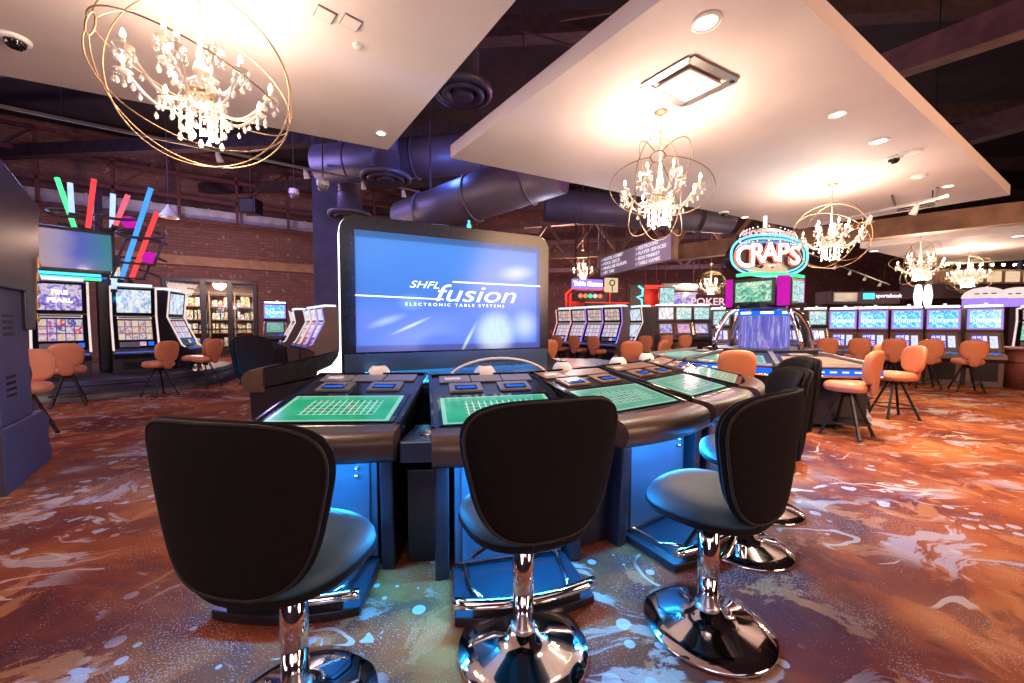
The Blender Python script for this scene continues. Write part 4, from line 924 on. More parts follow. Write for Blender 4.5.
# ---------------------------------------------------------------- slot machines
def lerp(a, b, t): return tuple(x+(y-x)*t for x, y in zip(a, b))
def slot(kind, loc, nx, ny, label, group, w=0.68, h=1.85, top='pic_violet', low='reels', edge='edge_warm', cab='cab', s=1.0, word=None, z=0.0, hide_edge=False, dk=0.80, kz=1.42):
    e = empty('slot_machine', (loc[0], loc[1], z), yaw(nx, ny), label, 'slot machine', group); e.scale = (s, s, s); W = w/2
    if kind == 'slant':      # tall narrow screens leaning back, light strips down both sides
        A, B, C = (-0.30, dk+0.04), (-0.04, kz), (-0.10, h-0.03)
        prof = [(0.36, 0.0), (0.36, h), (-0.02, h), C, B, A, (-0.46, dk), (-0.47, dk-0.06), (-0.30, dk-0.16), (-0.24, 0.0)]
        MB().prism(prof, -W, W, 'x', 0.008).build('cabinet', cab, parent=e)
        def onf(p, q, t, x, out): y, zz = lerp(p, q, t); dy, dz = q[0]-p[0], q[1]-p[1]; L = math.hypot(dy, dz); return (x, y-out*dz/L, zz+out*dy/L)
        def face(p, q, t0, t1, x0, x1, name, mat, th=0.006, out=0.001, parent=e):
            return MB().screen(onf(p, q, t0, x0, out), onf(p, q, t0, x1, out), onf(p, q, t1, x1, out), onf(p, q, t1, x0, out), t=th).build(name, mat, parent=parent)
        face(B, C, 0.02, 0.98, -W+0.03, W-0.03, 'upper_bezel', 'blackgloss')
        face(A, B, 0.02, 0.98, -W+0.03, W-0.03, 'lower_bezel', 'blackgloss')
        ts = face(B, C, 0.12, 0.92, -W+0.09, W-0.09, 'upper_screen', top, out=0.008)
        face(A, B, 0.26, 0.86, -W+0.09, W-0.09, 'lower_screen', low, out=0.008)
        face(A, B, 0.90, 0.97, -W+0.09, W-0.09, 'ticket_bar', 'edge_warm', out=0.008); face(A, B, 0.915, 0.955, -W+0.105, W-0.105, 'ticket_slot', 'black', out=0.015)
        face(A, B, 0.05, 0.20, -W+0.10, W-0.30, 'button_row', 'greyplate', out=0.008)
        face(A, B, 0.08, 0.20, W-0.30, W-0.20, 'badge', 'pic_pink', out=0.008); face(A, B, 0.08, 0.20, W-0.17, W-0.08, 'spin_button', 'blue_led', out=0.012)
        if word:
            n = len(word)
            for i, wd in enumerate(word):
                y, zz = lerp(B, C, 0.66-0.24*i); text(wd, 'lettering', 'letter_lit', e, (0.0, y-0.03, zz), 0.115, rot=(PI/2-0.12, 0, 0), sx=1.0, bold=0.004)
        for sg in (-1, 1):
            x = sg*(W-0.008); pts = [Vector((x, A[0]-0.10, A[1]-0.02)), Vector((x, A[0]-0.035, A[1]+0.03)), Vector((x, B[0]-0.02, B[1]+0.0)), Vector((x, C[0]-0.02, C[1]+0.02))]
            MB().tube(pts, 0.017, 8).build('edge_light', edge, parent=e)
        MB().box((0, 0.10, h+0.03), (w*0.86, 0.30, 0.06), bev=0.02).build('top_light', 'white_led_soft', parent=e)
        MB().box((0, -0.455, dk-0.03), (w*0.92, 0.02, 0.035), bev=0.006).build('deck_light', 'blue_led', parent=e)
        MB().screen((-W*0.6, -0.262, 0.08), (W*0.6, -0.262, 0.08), (W*0.6, -0.285, dk-0.24), (-W*0.6, -0.285, dk-0.24), t=0.01).build('belly_panel', 'darkpanel', parent=e)
    else:                    # 'upright': wide top box with screen over a sloping play screen
        prof = [(0.36, 0.0), (0.36, h), (-0.10, h), (-0.12, h-0.50), (-0.05, h-0.56), (-0.22, h-0.98), (-0.42, h-1.04), (-0.44, h-1.12), (-0.26, h-1.2), (-0.22, 0.0)]
        MB().prism(prof, -W, W, 'x', 0.008).build('cabinet', cab, parent=e)
        y0, z0, y1, z1 = -0.12, h-0.48, -0.10, h-0.04
        MB().screen((-W+0.015, -0.121, z0), (W-0.015, -0.121, z0), (W-0.015, -0.105, z1), (-W+0.015, -0.105, z1), t=0.012).build('upper_bezel', edge if hide_edge else 'edge_violet', parent=e)
        MB().screen((-W+0.05, -0.135, z0+0.03), (W-0.05, -0.135, z0+0.03), (W-0.05, -0.119, z1-0.03), (-W+0.05, -0.119, z1-0.03), t=0.008).build('upper_screen', top, parent=e)
        def fp(x, t, out): y = -0.22+0.17*t; zz = h-0.98+0.42*t; return (x, y-out*0.93, zz+out*0.37)
        def face(t0, t1, x0, x1, name, mat, out): return MB().screen(fp(x0, t0, out), fp(x1, t0, out), fp(x1, t1, out), fp(x0, t1, out), t=0.006).build(name, mat, parent=e)
        face(0.02, 0.98, -W+0.03, W-0.03, 'lower_bezel', 'cab_brown', 0.001)
        face(0.18, 0.86, -W+0.09, W-0.22 if low == 'pic_card' else W-0.09, 'lower_screen', low, 0.008)
        if low == 'pic_card': face(0.22, 0.82, W-0.19, W-0.08, 'side_display', 'pic_small', 0.008)
        MB().box((0, -0.33, h-1.005), (w*0.8, 0.12, 0.02), Matrix.Rotation(0.28, 3, 'X'), bev=0.004).build('button_deck', 'greyplate', parent=e)
        MB().box((W*0.45, -0.33, h-0.992), (w*0.2, 0.06, 0.015), Matrix.Rotation(0.28, 3, 'X'), bev=0.004).build('deck_button', 'blue_led', parent=e)
        for sg in (-1, 1): MB().bar((sg*(W-0.012), -0.235, h-0.97), (sg*(W-0.012), -0.07, h-0.56), 0.02, 0.02, 0.004).build('side_trim', 'goldtrim', parent=e)
        MB().box((0, 0.05, h+0.025), (w*0.92, 0.30, 0.05), bev=0.012).build('top_light', 'white_led', parent=e)
        m = MB(); m.tube([(0.05, 0.1, h+0.05), (0.05, 0.1, h+0.10)], 0.03, 10); m.build('signal_candle', 'white_led_soft', parent=e)
        MB().screen((-W*0.7, -0.232, 0.12), (W*0.7, -0.232, 0.12), (W*0.7, -0.255, 0.60), (-W*0.7, -0.255, 0.60), t=0.01).build('belly_panel', 'darkpanel', parent=e)
    return e
# carousel on the left: round platform, three machines, overhead display and light tubes
pf = empty('slot_platform', (-9.2, 8.6, 0), 0, 'dark round platform carrying the slot carousel under the coloured light tubes', 'platform')
MB().lathe([(0, 0.34), (2.34, 0.34), (2.42, 0.32), (2.42, 0.24), (2.50, 0.22), (2.52, 0.0)], seg=64).build('platform_body', 'platform', parent=pf)
MB().lathe([(2.425, 0.255), (2.45, 0.25), (2.45, 0.27), (2.425, 0.275)], seg=64).build('platform_rim', 'cab', parent=pf)
slot('slant', (-8.62, 7.42), 0.76, -0.65, 'slot machine with violet FIRE PEARL screen under the wide overhead display', 'slot machines of the carousel', top='pic_violet', low='reels', h=1.84, z=0.34, w=0.74, dk=0.46, kz=1.20, word=['FIRE', 'PEARL'])
slot('slant', (-8.02, 8.25), 0.75, -0.66, 'slot machine with pale screen and warm reels, beside a lone orange chair at the carousel', 'slot machines of the carousel', top='pic_pale', low='reels2', h=1.80, z=0.34, w=0.70, dk=0.46, kz=1.18)
slot('slant', (-8.15, 9.35), 0.97, 0.24, 'slot machine seen side-on left of the shop window', 'slot machines of the carousel', top='pic_pale', low='reels3', h=1.80, z=0.34, w=0.70, dk=0.46, kz=1.18)
cx = MB(); cx.box((0, 0, 0), (0.34, 0.34, 1.9), bev=0.02)
e = empty('carousel_column', (-8.75, 8.45, 0.34), yaw(0.76, -0.65), 'dark column with blue strip between the two carousel slot machines', 'column')
MB().box((0, 0, 1.25), (0.36, 0.36, 2.5), bev=0.02).build('column_body', 'cab', parent=e)
MB().box((0.1, -0.19, 1.5), (0.05, 0.02, 1.0), bev=0.005).build('blue_strip', 'cyan_led', parent=e)
MB().box((0.1, -0.19, 2.1), (0.16, 0.03, 0.28), bev=0.005).build('amber_panel', 'backlit', parent=e)
# overhead display
pd = P(74, 250, 7.6); e = empty('overhead_display', pd, yaw(0.76, -0.65), 'wide overhead display glowing with blurred violet blue light above the carousel', 'display')
MB().box((0, 0.06, 0), (1.12, 0.12, 0.86), bev=0.015).build('frame', 'black', parent=e)
MB().screen((-0.51, -0.004, -0.36), (0.51, -0.004, -0.36), (0.51, -0.004, 0.36), (-0.51, -0.004, 0.36), t=0.004).build('display_screen', 'pic_wash', parent=e)
MB().box((0, 0.2, -0.495), (0.5, 0.2, 0.16), bev=0.02).build('mount_column', 'cab', parent=e)
MB().box((-0.1, 0.02, -0.465), (0.9, 0.05, 0.05), bev=0.01).build('light_bar', 'cyan_led', parent=e)
MB().box((-0.1, -0.02, -0.545), (0.9, 0.05, 0.06), bev=0.01).build('light_bar', 'neon_green', parent=e)
MB().box((-0.02, 0.02, -0.51), (0.9, 0.04, 0.035), bev=0.01).build('light_bar', 'blue_led', parent=e)
tubes = [((57, 178), (75, 229), 'tube_green', 'green', 'leaning light tube, leftmost over the overhead display'), ((70, 183), (72, 214), 'tube_white', 'ice blue', 'short upright light tube meeting the green one'),
         ((94, 179), (88, 229), 'tube_red', 'red', 'tall light tube behind the top edge of the overhead display'), ((113, 194), (112, 229), 'tube_white', 'ice blue', 'upright light tube beside the pink one'),
         ((128, 195), (115, 226), 'tube_pink', 'pink', 'leaning light tube forming a V with the ice blue one'), ((151, 188), (121, 280), 'tube_blue', 'blue', 'longest leaning light tube, right of the overhead display'),
         ((157, 212), (131, 280), 'tube_red', 'red', 'rightmost leaning light tube, crossing the dark rings'), ((69, 271), (69, 284), 'tube_white', 'ice blue', 'short tube stub under the overhead display'),
         ((82, 272), (80, 284), 'tube_green', 'green', 'short tube stub under the overhead display'), ((114, 272), (114, 290), 'tube_white', 'ice blue', 'short tube between the carousel slot machines')]
for i, (a, b, mt, cn, d) in enumerate(tubes):
    A, B = P(a[0], a[1], 7.95), P(b[0], b[1], 7.95); c = (A+B)/2; e = empty('light_tube', c, 0, cn+' '+d, 'light tube', 'coloured light tubes over the carousel')
    MB().tube([A-c, B-c], 0.042, 12).build('glowing_tube', mt, parent=e)
    dd = (B-A).normalized(); MB().tube([B-c-dd*0.02, B-c+dd*0.05], 0.050, 12).build('end_cap', 'black', parent=e)
for (x, y, r, lab, mt) in ((70, 213, 0.32, 'dark ring holding the green and ice blue light tubes', 'steel'), (119, 216, 0.30, 'dark ring holding the pink and ice blue light tubes', 'steel'), (141, 234, 0.34, 'dark upper ring round the blue and red leaning tubes', 'steel'), (140, 252, 0.42, 'dark tilted diamond frame round the blue and red leaning tubes', 'steel'), (132, 268, 0.36, 'dark lower diamond frame under the leaning light tubes', 'steel')):
    p = P(x, y, 7.95); e = empty('tube_bracket', p, 0, lab, 'bracket', 'brackets of the light tubes')
    sg = 28 if 'ring' in lab else 4
    MB().ring((0, 0, 0), r, 0.03, (0.25, -0.35, 1) if sg > 4 else (0.3, -0.8, 0.5), sg, 6).build('bracket_hoop', mt, parent=e)
    MB().bar((0, 0.05, 0), (0, 0.6, -0.1), 0.04).build('bracket_arm', 'steel', parent=e)
    if x in (119, 140): MB().lathe([(0, 0.13), (0.09, 0.09), (0.13, 0), (0.09, -0.09), (0, -0.13)], (0.1, 0.1, -0.1), 16).build('lit_ball', 'tube_magenta', parent=e)
e = empty('tube_mast', P(98, 220, 9.0), 0, 'dark mast carrying rings and coloured light tubes behind the overhead display', 'mast')
MB().tube([(0, 0, -3.2), (0, 0, 0.7)], 0.08, 14).build('mast_pole', 'steel', parent=e); MB().bar((-0.9, 0, -0.1), (1.2, 0, -0.35), 0.08).build('cross_bar', 'steel', parent=e)
# near dark machine at the left frame edge, seen from its side
e = empty('slot_machine', (-4.50, 3.13, 0), math.radians(-141.9), 'tall dark violet slot machine cut by the left frame edge, seen side-on', 'slot machine', 'large slot machine at the left frame edge')
MB().prism([(0.52, 0.0), (0.52, 0.52), (-0.40, 0.52), (-0.57, 0.42), (-0.51, 0.20), (-0.59, 0.12), (-0.59, 0.0)], -0.36, 0.36, 'x', 0.01).build('base', 'cab_side', parent=e)
MB().prism([(0.45, 0.52), (0.45, 1.62), (-0.10, 1.62), (-0.22, 1.40), (-0.22, 1.15), (-0.26, 0.52)], -0.33, 0.33, 'x', 0.01).build('cabinet', 'cab_side', parent=e)
MB().prism([(0.45, 1.62), (0.52, 2.68), (-0.60, 2.46), (-0.50, 2.22), (-0.50, 1.98), (-0.30, 1.28), (-0.10, 1.28), (-0.10, 1.62)], -0.36, 0.36, 'x', 0.01).build('top_box', 'darkpanel', parent=e)
for k in range(5):
    z = 1.34+k*0.13; y = -0.36-0.022*k
    MB().prism([(y+0.03, z), (y-0.045, z+0.03), (y-0.045, z+0.045), (y+0.03, z+0.10)], -0.37, 0.37, 'x', 0.003).build('gold_step', 'goldtrim', parent=e)
MB().box((0, -0.235, 1.12), (0.5, 0.03, 0.5), bev=0.01).build('front_glow', 'cyan_led', parent=e)
MB().prism([(-0.20, 0.92), (-0.38, 0.95), (-0.42, 0.86), (-0.32, 0.70), (-0.24, 0.72)], -0.30, 0.30, 'x', 0.008).build('button_deck', 'black', parent=e)
m = MB(); m.bar((0.362, 0.52, 2.68), (0.362, -0.60, 2.47), 0.012, 0.02); m.bar((0.362, -0.60, 2.46), (0.362, -0.50, 2.22), 0.012, 0.02); m.bar((0.362, -0.50, 2.22), (0.362, -0.50, 1.98), 0.012, 0.02); m.build('edge_trim', 'goldtrim', parent=e)
for r0 in range(2):
    m = MB()
    for a in range(7):
        for b in range(4): m.box((-0.332, 0.12+a*0.03, 0.75+b*0.05+r0*0.5), (0.004, 0.014, 0.022))
    m.build('vent_slots', 'black', parent=e, kind='stuff')
m = MB()
for a in range(7):
    for b in range(4): m.box((0.332, 0.12+a*0.03, 0.75+b*0.05), (0.004, 0.014, 0.022))
m.build('vent_slots', 'black', parent=e, kind='stuff')
# side-on machines before the brick wall
slot('upright', (-7.55, 12.4), 0.45, -0.89, 'small upright slot machine with blue and green screens alone before the brick wall', 'slot machines by the brick wall', top='pic_blue', low='felt_pale', h=2.02, w=0.62)
for i, (px, Y, lab, ed) in enumerate(((302, 10.9, 'first side-on slot machine right of the lone blue one', 'edge_warm'), (322, 11.4, 'side-on slot machine with warm light strip in the group of three left of the pillar', 'edge_warm'), (325, 10.7, 'side-on slot machine with pink light strip in the group of three', 'edge_pink'), (327, 10.0, 'nearest side-on slot machine with violet light strip beside the big display', 'edge_violet'))):
    X, Y = ((-6.80, 12.2), (-5.83, 11.24), (-5.39, 10.72), (-4.95, 10.2))[i]
    slot('slant', (X, Y), -0.77, -0.64, lab, 'slot machines seen side-on', edge=ed, top='pic_pale', low='reels3', cab='cab_brown', h=1.80, w=0.62)
# row with glowing pink and violet outlines in the middle distance
for i in range(4):
    x, y = 2.95-0.385*i, 11.3+0.57*i
    slot('slant', (x, y), -0.72, -0.69, ['slot machine outlined in violet light, rightmost of its row, with grey side showing', 'slot machine outlined in violet light, second from the right in its row', 'slot machine outlined in pink light, third from the right in its row', 'slot machine outlined in pink light, leftmost of its row by the big display'][i],
         'slot machines with glowing outlines', top='reels2', low='reels3', edge='edge_violet' if i < 2 else 'edge_pink', cab='cab_brown', h=1.86, w=0.66)
slot('slant', (3.75, 11.6), -0.95, -0.30, 'dark slot machine standing back to back with the glowing outlined row', 'dark slot machines in the aisle', top='pic_pale', low='pic_pale', cab='cab', h=1.86)
slot('slant', (4.95, 14.6), -0.35, -0.94, 'slot machine with white and pink screens in the gap of the middle aisle', 'dark slot machines in the aisle', top='pic_pink', low='reels3', h=1.8)
for i in range(3):
    x = (664.6+17.6*i-512)/FPX*13.0
    slot('upright', (x, 13.0), -0.10, -0.99, ['slot machine with pale teal screen, left of the three under the poker lettering', 'slot machine with pink lower screen, middle of the three under the poker lettering', 'slot machine with violet lower screen, right of the three under the poker lettering'][i],
         'slot machines under the poker lettering', top=['pic_pale', 'pic_teal', 'pic_teal'][i], low=['pic_violet', 'pic_pink', 'pic_violet'][i], edge='cab', hide_edge=True, cab='cab_brown', w=0.56, h=1.98)
# machines seen behind the dice game
for i, (px, lab) in enumerate(((720, 'slot machine glimpsed under the left chrome arch of the dice game'), (741, 'slot machine glimpsed left of the violet water dome'), (789, 'slot machine glimpsed right of the violet water dome'), (816, 'slot machine right of the dice game with small pale screens'))):
    Y = 11.5; x = (px-512)/FPX*Y
    slot('upright', (x, Y+0.01*i), -0.3, -0.95, lab, 'slot machines behind the dice game', top='pic_teal' if i != 2 else 'pic_pale', low='pic_card', h=1.80, w=0.50, edge='cab', hide_edge=True)
# right row of five
for i in range(5):
    px = (842, 872, 905.5, 941.5, 982.5)[i]; t = i/4
    Y = 9.75-1.25*t; x = (px-512)/FPX*Y
    slot('upright', (x, Y), -0.62, -0.78, ['leftmost', 'second', 'middle', 'fourth', 'rightmost'][i]+' of the five blue lagoon screen slot machines at the right', 'five slot machines with blue screens at the right', top='pic_blue', low='pic_card', h=1.72, w=0.54, cab='cab_brown', word=None)
slot('slant', (11.6, 8.5), -0.85, -0.5, 'slot machine with green screen cut by the right frame edge', 'slot machines at the right frame edge', top='pic_pink', low='pic_green', h=1.72)
for i in range(2):
    p = P((985, 1018)[i], 298, 10.6); e = empty('lit_topper', p, -0.7, ['white lit arched topper sign over the right end of the blue screen row', 'white lit arched topper sign at the right frame edge'][i], 'sign', 'white lit toppers')
    R_ = 0.42; pts = [(R_*math.cos(PI*k/14), 0.30*math.sin(PI*k/14)) for k in range(15)]
    MB().prism(pts, 0, 0.12, 'y', 0.01).build('arch_panel', 'edge_warm', parent=e)
    m = MB()
    for k in range(3): m.box((-0.15+k*0.15, -0.01, 0.12), (0.09, 0.02, 0.03))
    m.build('dark_marks', 'letter_black', parent=e)
    MB().box((0, 0.06, -0.12), (0.8, 0.10, 0.22), bev=0.01).build('topper_base', 'edge_violet', parent=e)
# barrel table at the right frame edge
pb = G(1030, 388, 0); e = empty('barrel_table', (pb.x, pb.y, 0), 0, 'dark red wooden barrel table with hoops at the right frame edge', 'table')
MB().lathe([(0, 0), (0.42, 0), (0.46, 0.4), (0.44, 0.8), (0, 0.8)], seg=32).build('barrel_body', 'table_red', parent=e)
for z, r in ((0.2, 0.455), (0.55, 0.468)): MB().ring((0, 0, z), r, 0.012, (0, 0, 1), 36, 6).build('hoop', 'goldtrim', parent=e)
MB().lathe([(0, 0.86), (0.52, 0.86), (0.53, 0.83), (0.50, 0.80), (0, 0.80)], seg=36).build('table_top', 'table_red', parent=e)
# ---------------------------------------------------------------- dice game
CX, CY = 4.24, 6.55
dg = empty('dice_game', (CX, CY, 0), 0.12, 'electronic CRAPS dice game with neon sign, chrome arches, violet water dome and blue lit table', 'gaming machine')
oc = lambda r, n=8, o=PI/8: [(r*math.cos(o+2*PI*i/n), r*math.sin(o+2*PI*i/n)) for i in range(n)]
MB().prism(oc(1.0), 0.06, 0.74, 'z', 0.01).build('base', 'black', parent=dg)
MB().prism(oc(1.45), 0.0, 0.06, 'z', 0.01).build('plinth', 'brushed', parent=dg)
MB().prism(oc(0.85), 0.74, 0.95, 'z', 0.01).build('dome_base', 'darkpanel', parent=dg)
MB().lathe([(0.31, 0.94), (0.31, 1.48)], seg=40).build('water_dome', 'water', parent=dg)
MB().lathe([(0.37, 0.94), (0.37, 1.50)], seg=8, smooth=False).build('dome_glass', 'acrylic', parent=dg)
MB().lathe([(0, 1.56), (0.38, 1.56), (0.39, 1.50), (0.37, 1.48), (0, 1.48)], seg=40).build('dome_cap', 'blue_led', parent=dg)
for a in range(8):
    A = 2*PI*a/8+0.2; MB().box((0.395*math.cos(A), 0.395*math.sin(A), 1.525), (0.02, 0.18, 0.035), Matrix.Rotation(A, 3, 'Z'), bev=0.006).build('cap_light', 'white_led', parent=dg)
for k in range(2):
    A = -PI/2+0.15+PI*k; d = Vector((math.cos(A), math.sin(A), 0))
    prf = [(0.66, 0.90), (0.64, 1.10), (0.58, 1.30), (0.50, 1.48), (0.42, 1.58), (0.34, 1.63)]
    MB().tube([d*r+Vector((0, 0, z)) for r, z in prf], 0.040, 10).build('chrome_arch', 'chrome', parent=dg)
d0 = Vector((-1, 0.1, 0)).normalized()
for sg in (-1, 1):
    d = d0*sg; MB().tube([d*r+Vector((0, 0, z)) for r, z in [(0.82, 0.90), (0.82, 1.08), (0.76, 1.28), (0.62, 1.50), (0.46, 1.60), (0.34, 1.63)]], 0.045, 10).build('chrome_arch', 'chrome', parent=dg)
MB().prism(oc(0.58, 4, PI/4), 1.60, 1.68, 'z', 0.01).build('screen_plate', 'darkpanel', parent=dg)
for k in range(4):
    A = PI/2*k-1.02; R = Matrix.Rotation(A, 3, 'Z')
    fr = MB(); fr.box(R @ Vector((0, -0.44, 1.86)), (0.62, 0.07, 0.42), R, bev=0.015); fo = fr.build('monitor', 'black', parent=dg)
    q = [R @ Vector(v) for v in ((-0.26, -0.478, 1.70), (0.26, -0.478, 1.70), (0.26, -0.478, 2.02), (-0.26, -0.478, 2.02))]
    MB().screen(*q, t=0.005).build('monitor_screen', 'pic_green' if k % 2 == 0 else 'pic_teal', parent=fo)
    A2 = A+PI/4; R2 = Matrix.Rotation(A2, 3, 'Z'); MB().box(R2 @ Vector((0, -0.56, 1.86)), (0.17, 0.05, 0.46), R2, bev=0.01).build('corner_light', 'tube_magenta', parent=dg)
# neon sign on top
sg_ = lambda a, b, z0, n=48, p=2.4: [Vector((x, 0, z0+z)) for x, z in superellipse(a, b, p, 0.0, n)]
def neon(pts, r, mat, y, closed=True, name='neon_tube'): MB().tube([p+Vector((0, y, 0)) for p in pts], r, 7, closed).build(name, mat, parent=dg)
bk = superellipse(0.66, 0.32, 2.6, -0.08, 40)
MB().prism([(x, 2.47+z) for x, z in bk], -0.06, 0.10, 'y', 0.01).build('sign_body', 'darkpanel', parent=dg)
neon(sg_(0.69, 0.34, 2.47), 0.018, 'neon_cyan', -0.10); neon(sg_(0.62, 0.28, 2.47), 0.012, 'neon_cyan', -0.11); neon([p+Vector((0.05, 0, 0)) for p in sg_(0.66, 0.30, 2.47)], 0.010, 'tube_blue', -0.085)
neon([Vector((x, 0, 2.13+0.04*(1-(x/0.6)**2))) for x in [-0.6+1.2*i/16 for i in range(17)]], 0.028, 'neon_green', -0.13, False)
neon([Vector((x, 0, 2.69-0.08*(x/0.5)**2)) for x in [-0.55+1.1*i/16 for i in range(17)]], 0.014, 'tube_blue', -0.12, False)
for i, ch_ in enumerate('CRAPS'):
    x = (-0.47, -0.25, -0.02, 0.21, 0.43)[i]; z = 2.455+(-0.03, 0.03, 0.06, 0.05, 0.01)[i]; sz = (0.50, 0.44, 0.42, 0.42, 0.42)[i]
    text(ch_, 'lettering', 'letter_red', dg, (x, -0.115, z), sz*1.05, ext=0.01, bold=0.022, rot=(PI/2, 0, 0))
    text(ch_, 'lettering', 'neon_white', dg, (x, -0.135, z), sz, ext=0.008, bold=0.003, rot=(PI/2, 0, 0))
MB().prism([(-0.38, 2.16), (0.36, 2.16), (0.30, 2.27), (0.12, 2.31), (0.05, 2.25), (-0.06, 2.32), (-0.14, 2.25), (-0.34, 2.29)], -0.12, -0.08, 'y', 0.004).build('lit_plate', 'backlit', parent=dg)
tp = superellipse(0.50, 0.095, 4.5, 0.0, 44); arch = lambda x: 2.845-0.10*(x/0.5)**2
MB().prism([(x, arch(x)+z) for x, z in tp], -0.05, 0.06, 'y', 0.005).build('top_plaque', 'black', parent=dg)
for i, (x, z) in enumerate(superellipse(0.52, 0.115, 4.0, 0.0, 40)):
    MB().lathe([(0, 0.011), (0.011, 0), (0, -0.011)], (x, -0.07, arch(x)+z), 8).build('sign_bulb', 'neon_white', parent=dg)
text('SHOOT TO WIN!', 'lettering', 'letter_pink', dg, (0, -0.075, 2.83), 0.125, ext=0.004, bold=0.003)
MB().tube([(0, 0.02, 2.92), (0, 0.02, 3.15)], 0.03, 10).build('signal_lamp', 'white_led_soft', parent=dg)
MB().box((0, 0.0, 2.08), (0.3, 0.2, 0.2), bev=0.01).build('sign_neck', 'black', parent=dg)
def dice_station(i, a, lab):
    a = math.radians(a); n = (math.sin(a), -math.cos(a)); r = 1.0
    e = empty('dice_terminal', (CX+n[0]*r, CY+n[1]*r, 0), a, lab, 'gaming terminal', 'terminals of the dice game'); e.scale = (0.88, 1, 1)
    top = [(-0.62, -0.85), (0.62, -0.85), (0.66, -0.78), (0.34, 0.02), (-0.34, 0.02), (-0.66, -0.78)]
    def dz(y): return 0.80+(y+0.85)*0.13
    def sl(poly, up0, up1, name, mat, par=e):
        vs = [(x, y, dz(y)+up0) for x, y in poly]+[(x, y, dz(y)+up1) for x, y in poly]; k = len(poly)
        return MB().add(vs, [tuple(range(k))[::-1], tuple(range(k, 2*k))]+[(j, (j+1) % k, k+(j+1) % k, k+j) for j in range(k)]).build(name, mat, parent=par)
    sl(top, -0.12, 0.0, 'deck', 'deck')
    sl([(-0.60, -0.84), (0.60, -0.84), (0.58, -0.74), (-0.58, -0.74)], 0.0, 0.015, 'front_rest', 'brushed')
    MB().screen((-0.50, -0.70, dz(-0.70)+0.006), (0.50, -0.70, dz(-0.70)+0.006), (0.33, -0.22, dz(-0.22)+0.006), (-0.33, -0.22, dz(-0.22)+0.006), t=0.004).build('touch_screen', 'beige' if i == 2 else 'felt_pale', parent=e)
    for s in (-1, 1): MB().bar((s*0.64, -0.78, dz(-0.78)+0.02), (s*0.35, 0.0, dz(0)+0.02), 0.03, 0.04, 0.004).build('deck_rail', 'brushed', parent=e)
    MB().screen((-0.16, -0.18, dz(-0.18)+0.006), (0.16, -0.18, dz(-0.18)+0.006), (0.14, -0.05, dz(-0.05)+0.006), (-0.14, -0.05, dz(-0.05)+0.006), t=0.015).build('bill_slot', 'greyplate', parent=e)
    MB().box((0, -0.845, 0.745), (1.22, 0.05, 0.08), bev=0.01).build('blue_front', 'blue_led', parent=e)
    m = MB()
    for k in range(5): m.box((-0.3+k*0.15, -0.873, 0.75), (0.08, 0.01, 0.02))
    m.build('front_sparkle', 'white_led_soft', parent=e, kind='stuff')
    MB().box((0, -0.865, 0.695), (1.20, 0.03, 0.025), bev=0.004).build('chrome_strip', 'chrome', parent=e)
    MB().prism([(-0.55, -0.70), (0.55, -0.70), (0.32, 0.0), (-0.32, 0.0)], 0.06, 0.70, 'z', 0.01).build('cabinet', 'black', parent=e)
dice_station(0, -82, 'blue fronted dice terminal at the left of the neon dice game, its deck seen edge-on')
dice_station(1, -46, 'blue fronted dice terminal facing the photographer behind an orange chair back')
dice_station(2, -10, 'dice terminal with beige deck at the right of the neon dice game')
dice_station(3, 165, 'dice terminal on the far right side of the neon dice game')
lamp('POINT', (CX-0.3, CY-1.1, 2.5), 14, (0.4, 0.9, 1.0), 0.3, name='neon_glow')
# ---------------------------------------------------------------- signs
a, b = P(599.8, 263, 11.5), P(671, 253, 8.4)
dv = b-a; L = math.hypot(dv.x, dv.y); c = (a+b)/2
e = empty('directory_sign', (c.x, c.y, (a.z+b.z)/2), math.atan2(dv.y, dv.x), 'hanging grey directory sign with arrows and white room names', 'sign')
MB().box((0, 0.04, 0), (L, 0.07, 0.54), bev=0.01).build('sign_board', 'signgrey', parent=e)
MB().box((L/2+0.06, 0.04, 0.02), (0.12, 0.10, 0.64), bev=0.01).build('end_post', 'wood', parent=e)
for k, w_ in enumerate(('HOTEL LOBBY', 'POOL DECK', 'PINACHE ROOM', 'HIT TAB')): text('\u25b8'.replace('\u25b8', '> ')+w_, 'lettering', 'letter_white', e, (-L*0.47, -0.006, 0.185-0.125*k), 0.12, align='LEFT', sx=1.35)
for k, w_ in enumerate(('RESTROOMS', 'PLAYER SERVICES', 'BOX MARKET', 'TABLE GAMES')): text('> '+w_, 'lettering', 'letter_white', e, (L*0.08, -0.006, 0.185-0.125*k), 0.12, align='LEFT', sx=1.15)
for s in (-1, 1): MB().tube([(s*L*0.42, 0.04, 0.27), (s*L*0.42, 0.04, 8.9-e.location.z)], 0.012, 6).build('hanger_rod', 'steel', parent=e)
def sign(px, py, Y, w, h, body_mat, name, label, lines, rz=0.0, th=0.12, post=False, hang=True):
    p = P(px, py, Y); e = empty(name, p, rz, label, 'sign')
    MB().box((0, th/2, 0), (w, th, h), bev=0.01).build('sign_board', body_mat, parent=e)
    for (body, mt, x, z, sz, sx) in lines: text(body, 'lettering', mt, e, (x, -0.012, z), sz, sx=sx, bold=0.006)
    if hang:
        for s in (-1, 1): MB().tube([(s*w*0.4, th/2, h/2), (s*w*0.4, th/2, 8.95-p.z)], 0.02, 6).build('hanger_rod', 'steel', parent=e)
    return e
e = sign(588, 284, 14.5, 1.22, 0.36, 'edge_violet', 'neon_games_sign', 'violet neon sign with white script over the red outlined board', [('Table Games', 'neon_white', 0, 0, 0.23, 0.95)], rz=0.25)
e = sign(590, 296, 14.6, 1.35, 0.42, 'black', 'dice_strip_sign', 'dark board with a row of red and green dice marks below the violet neon sign', [], rz=0.25)
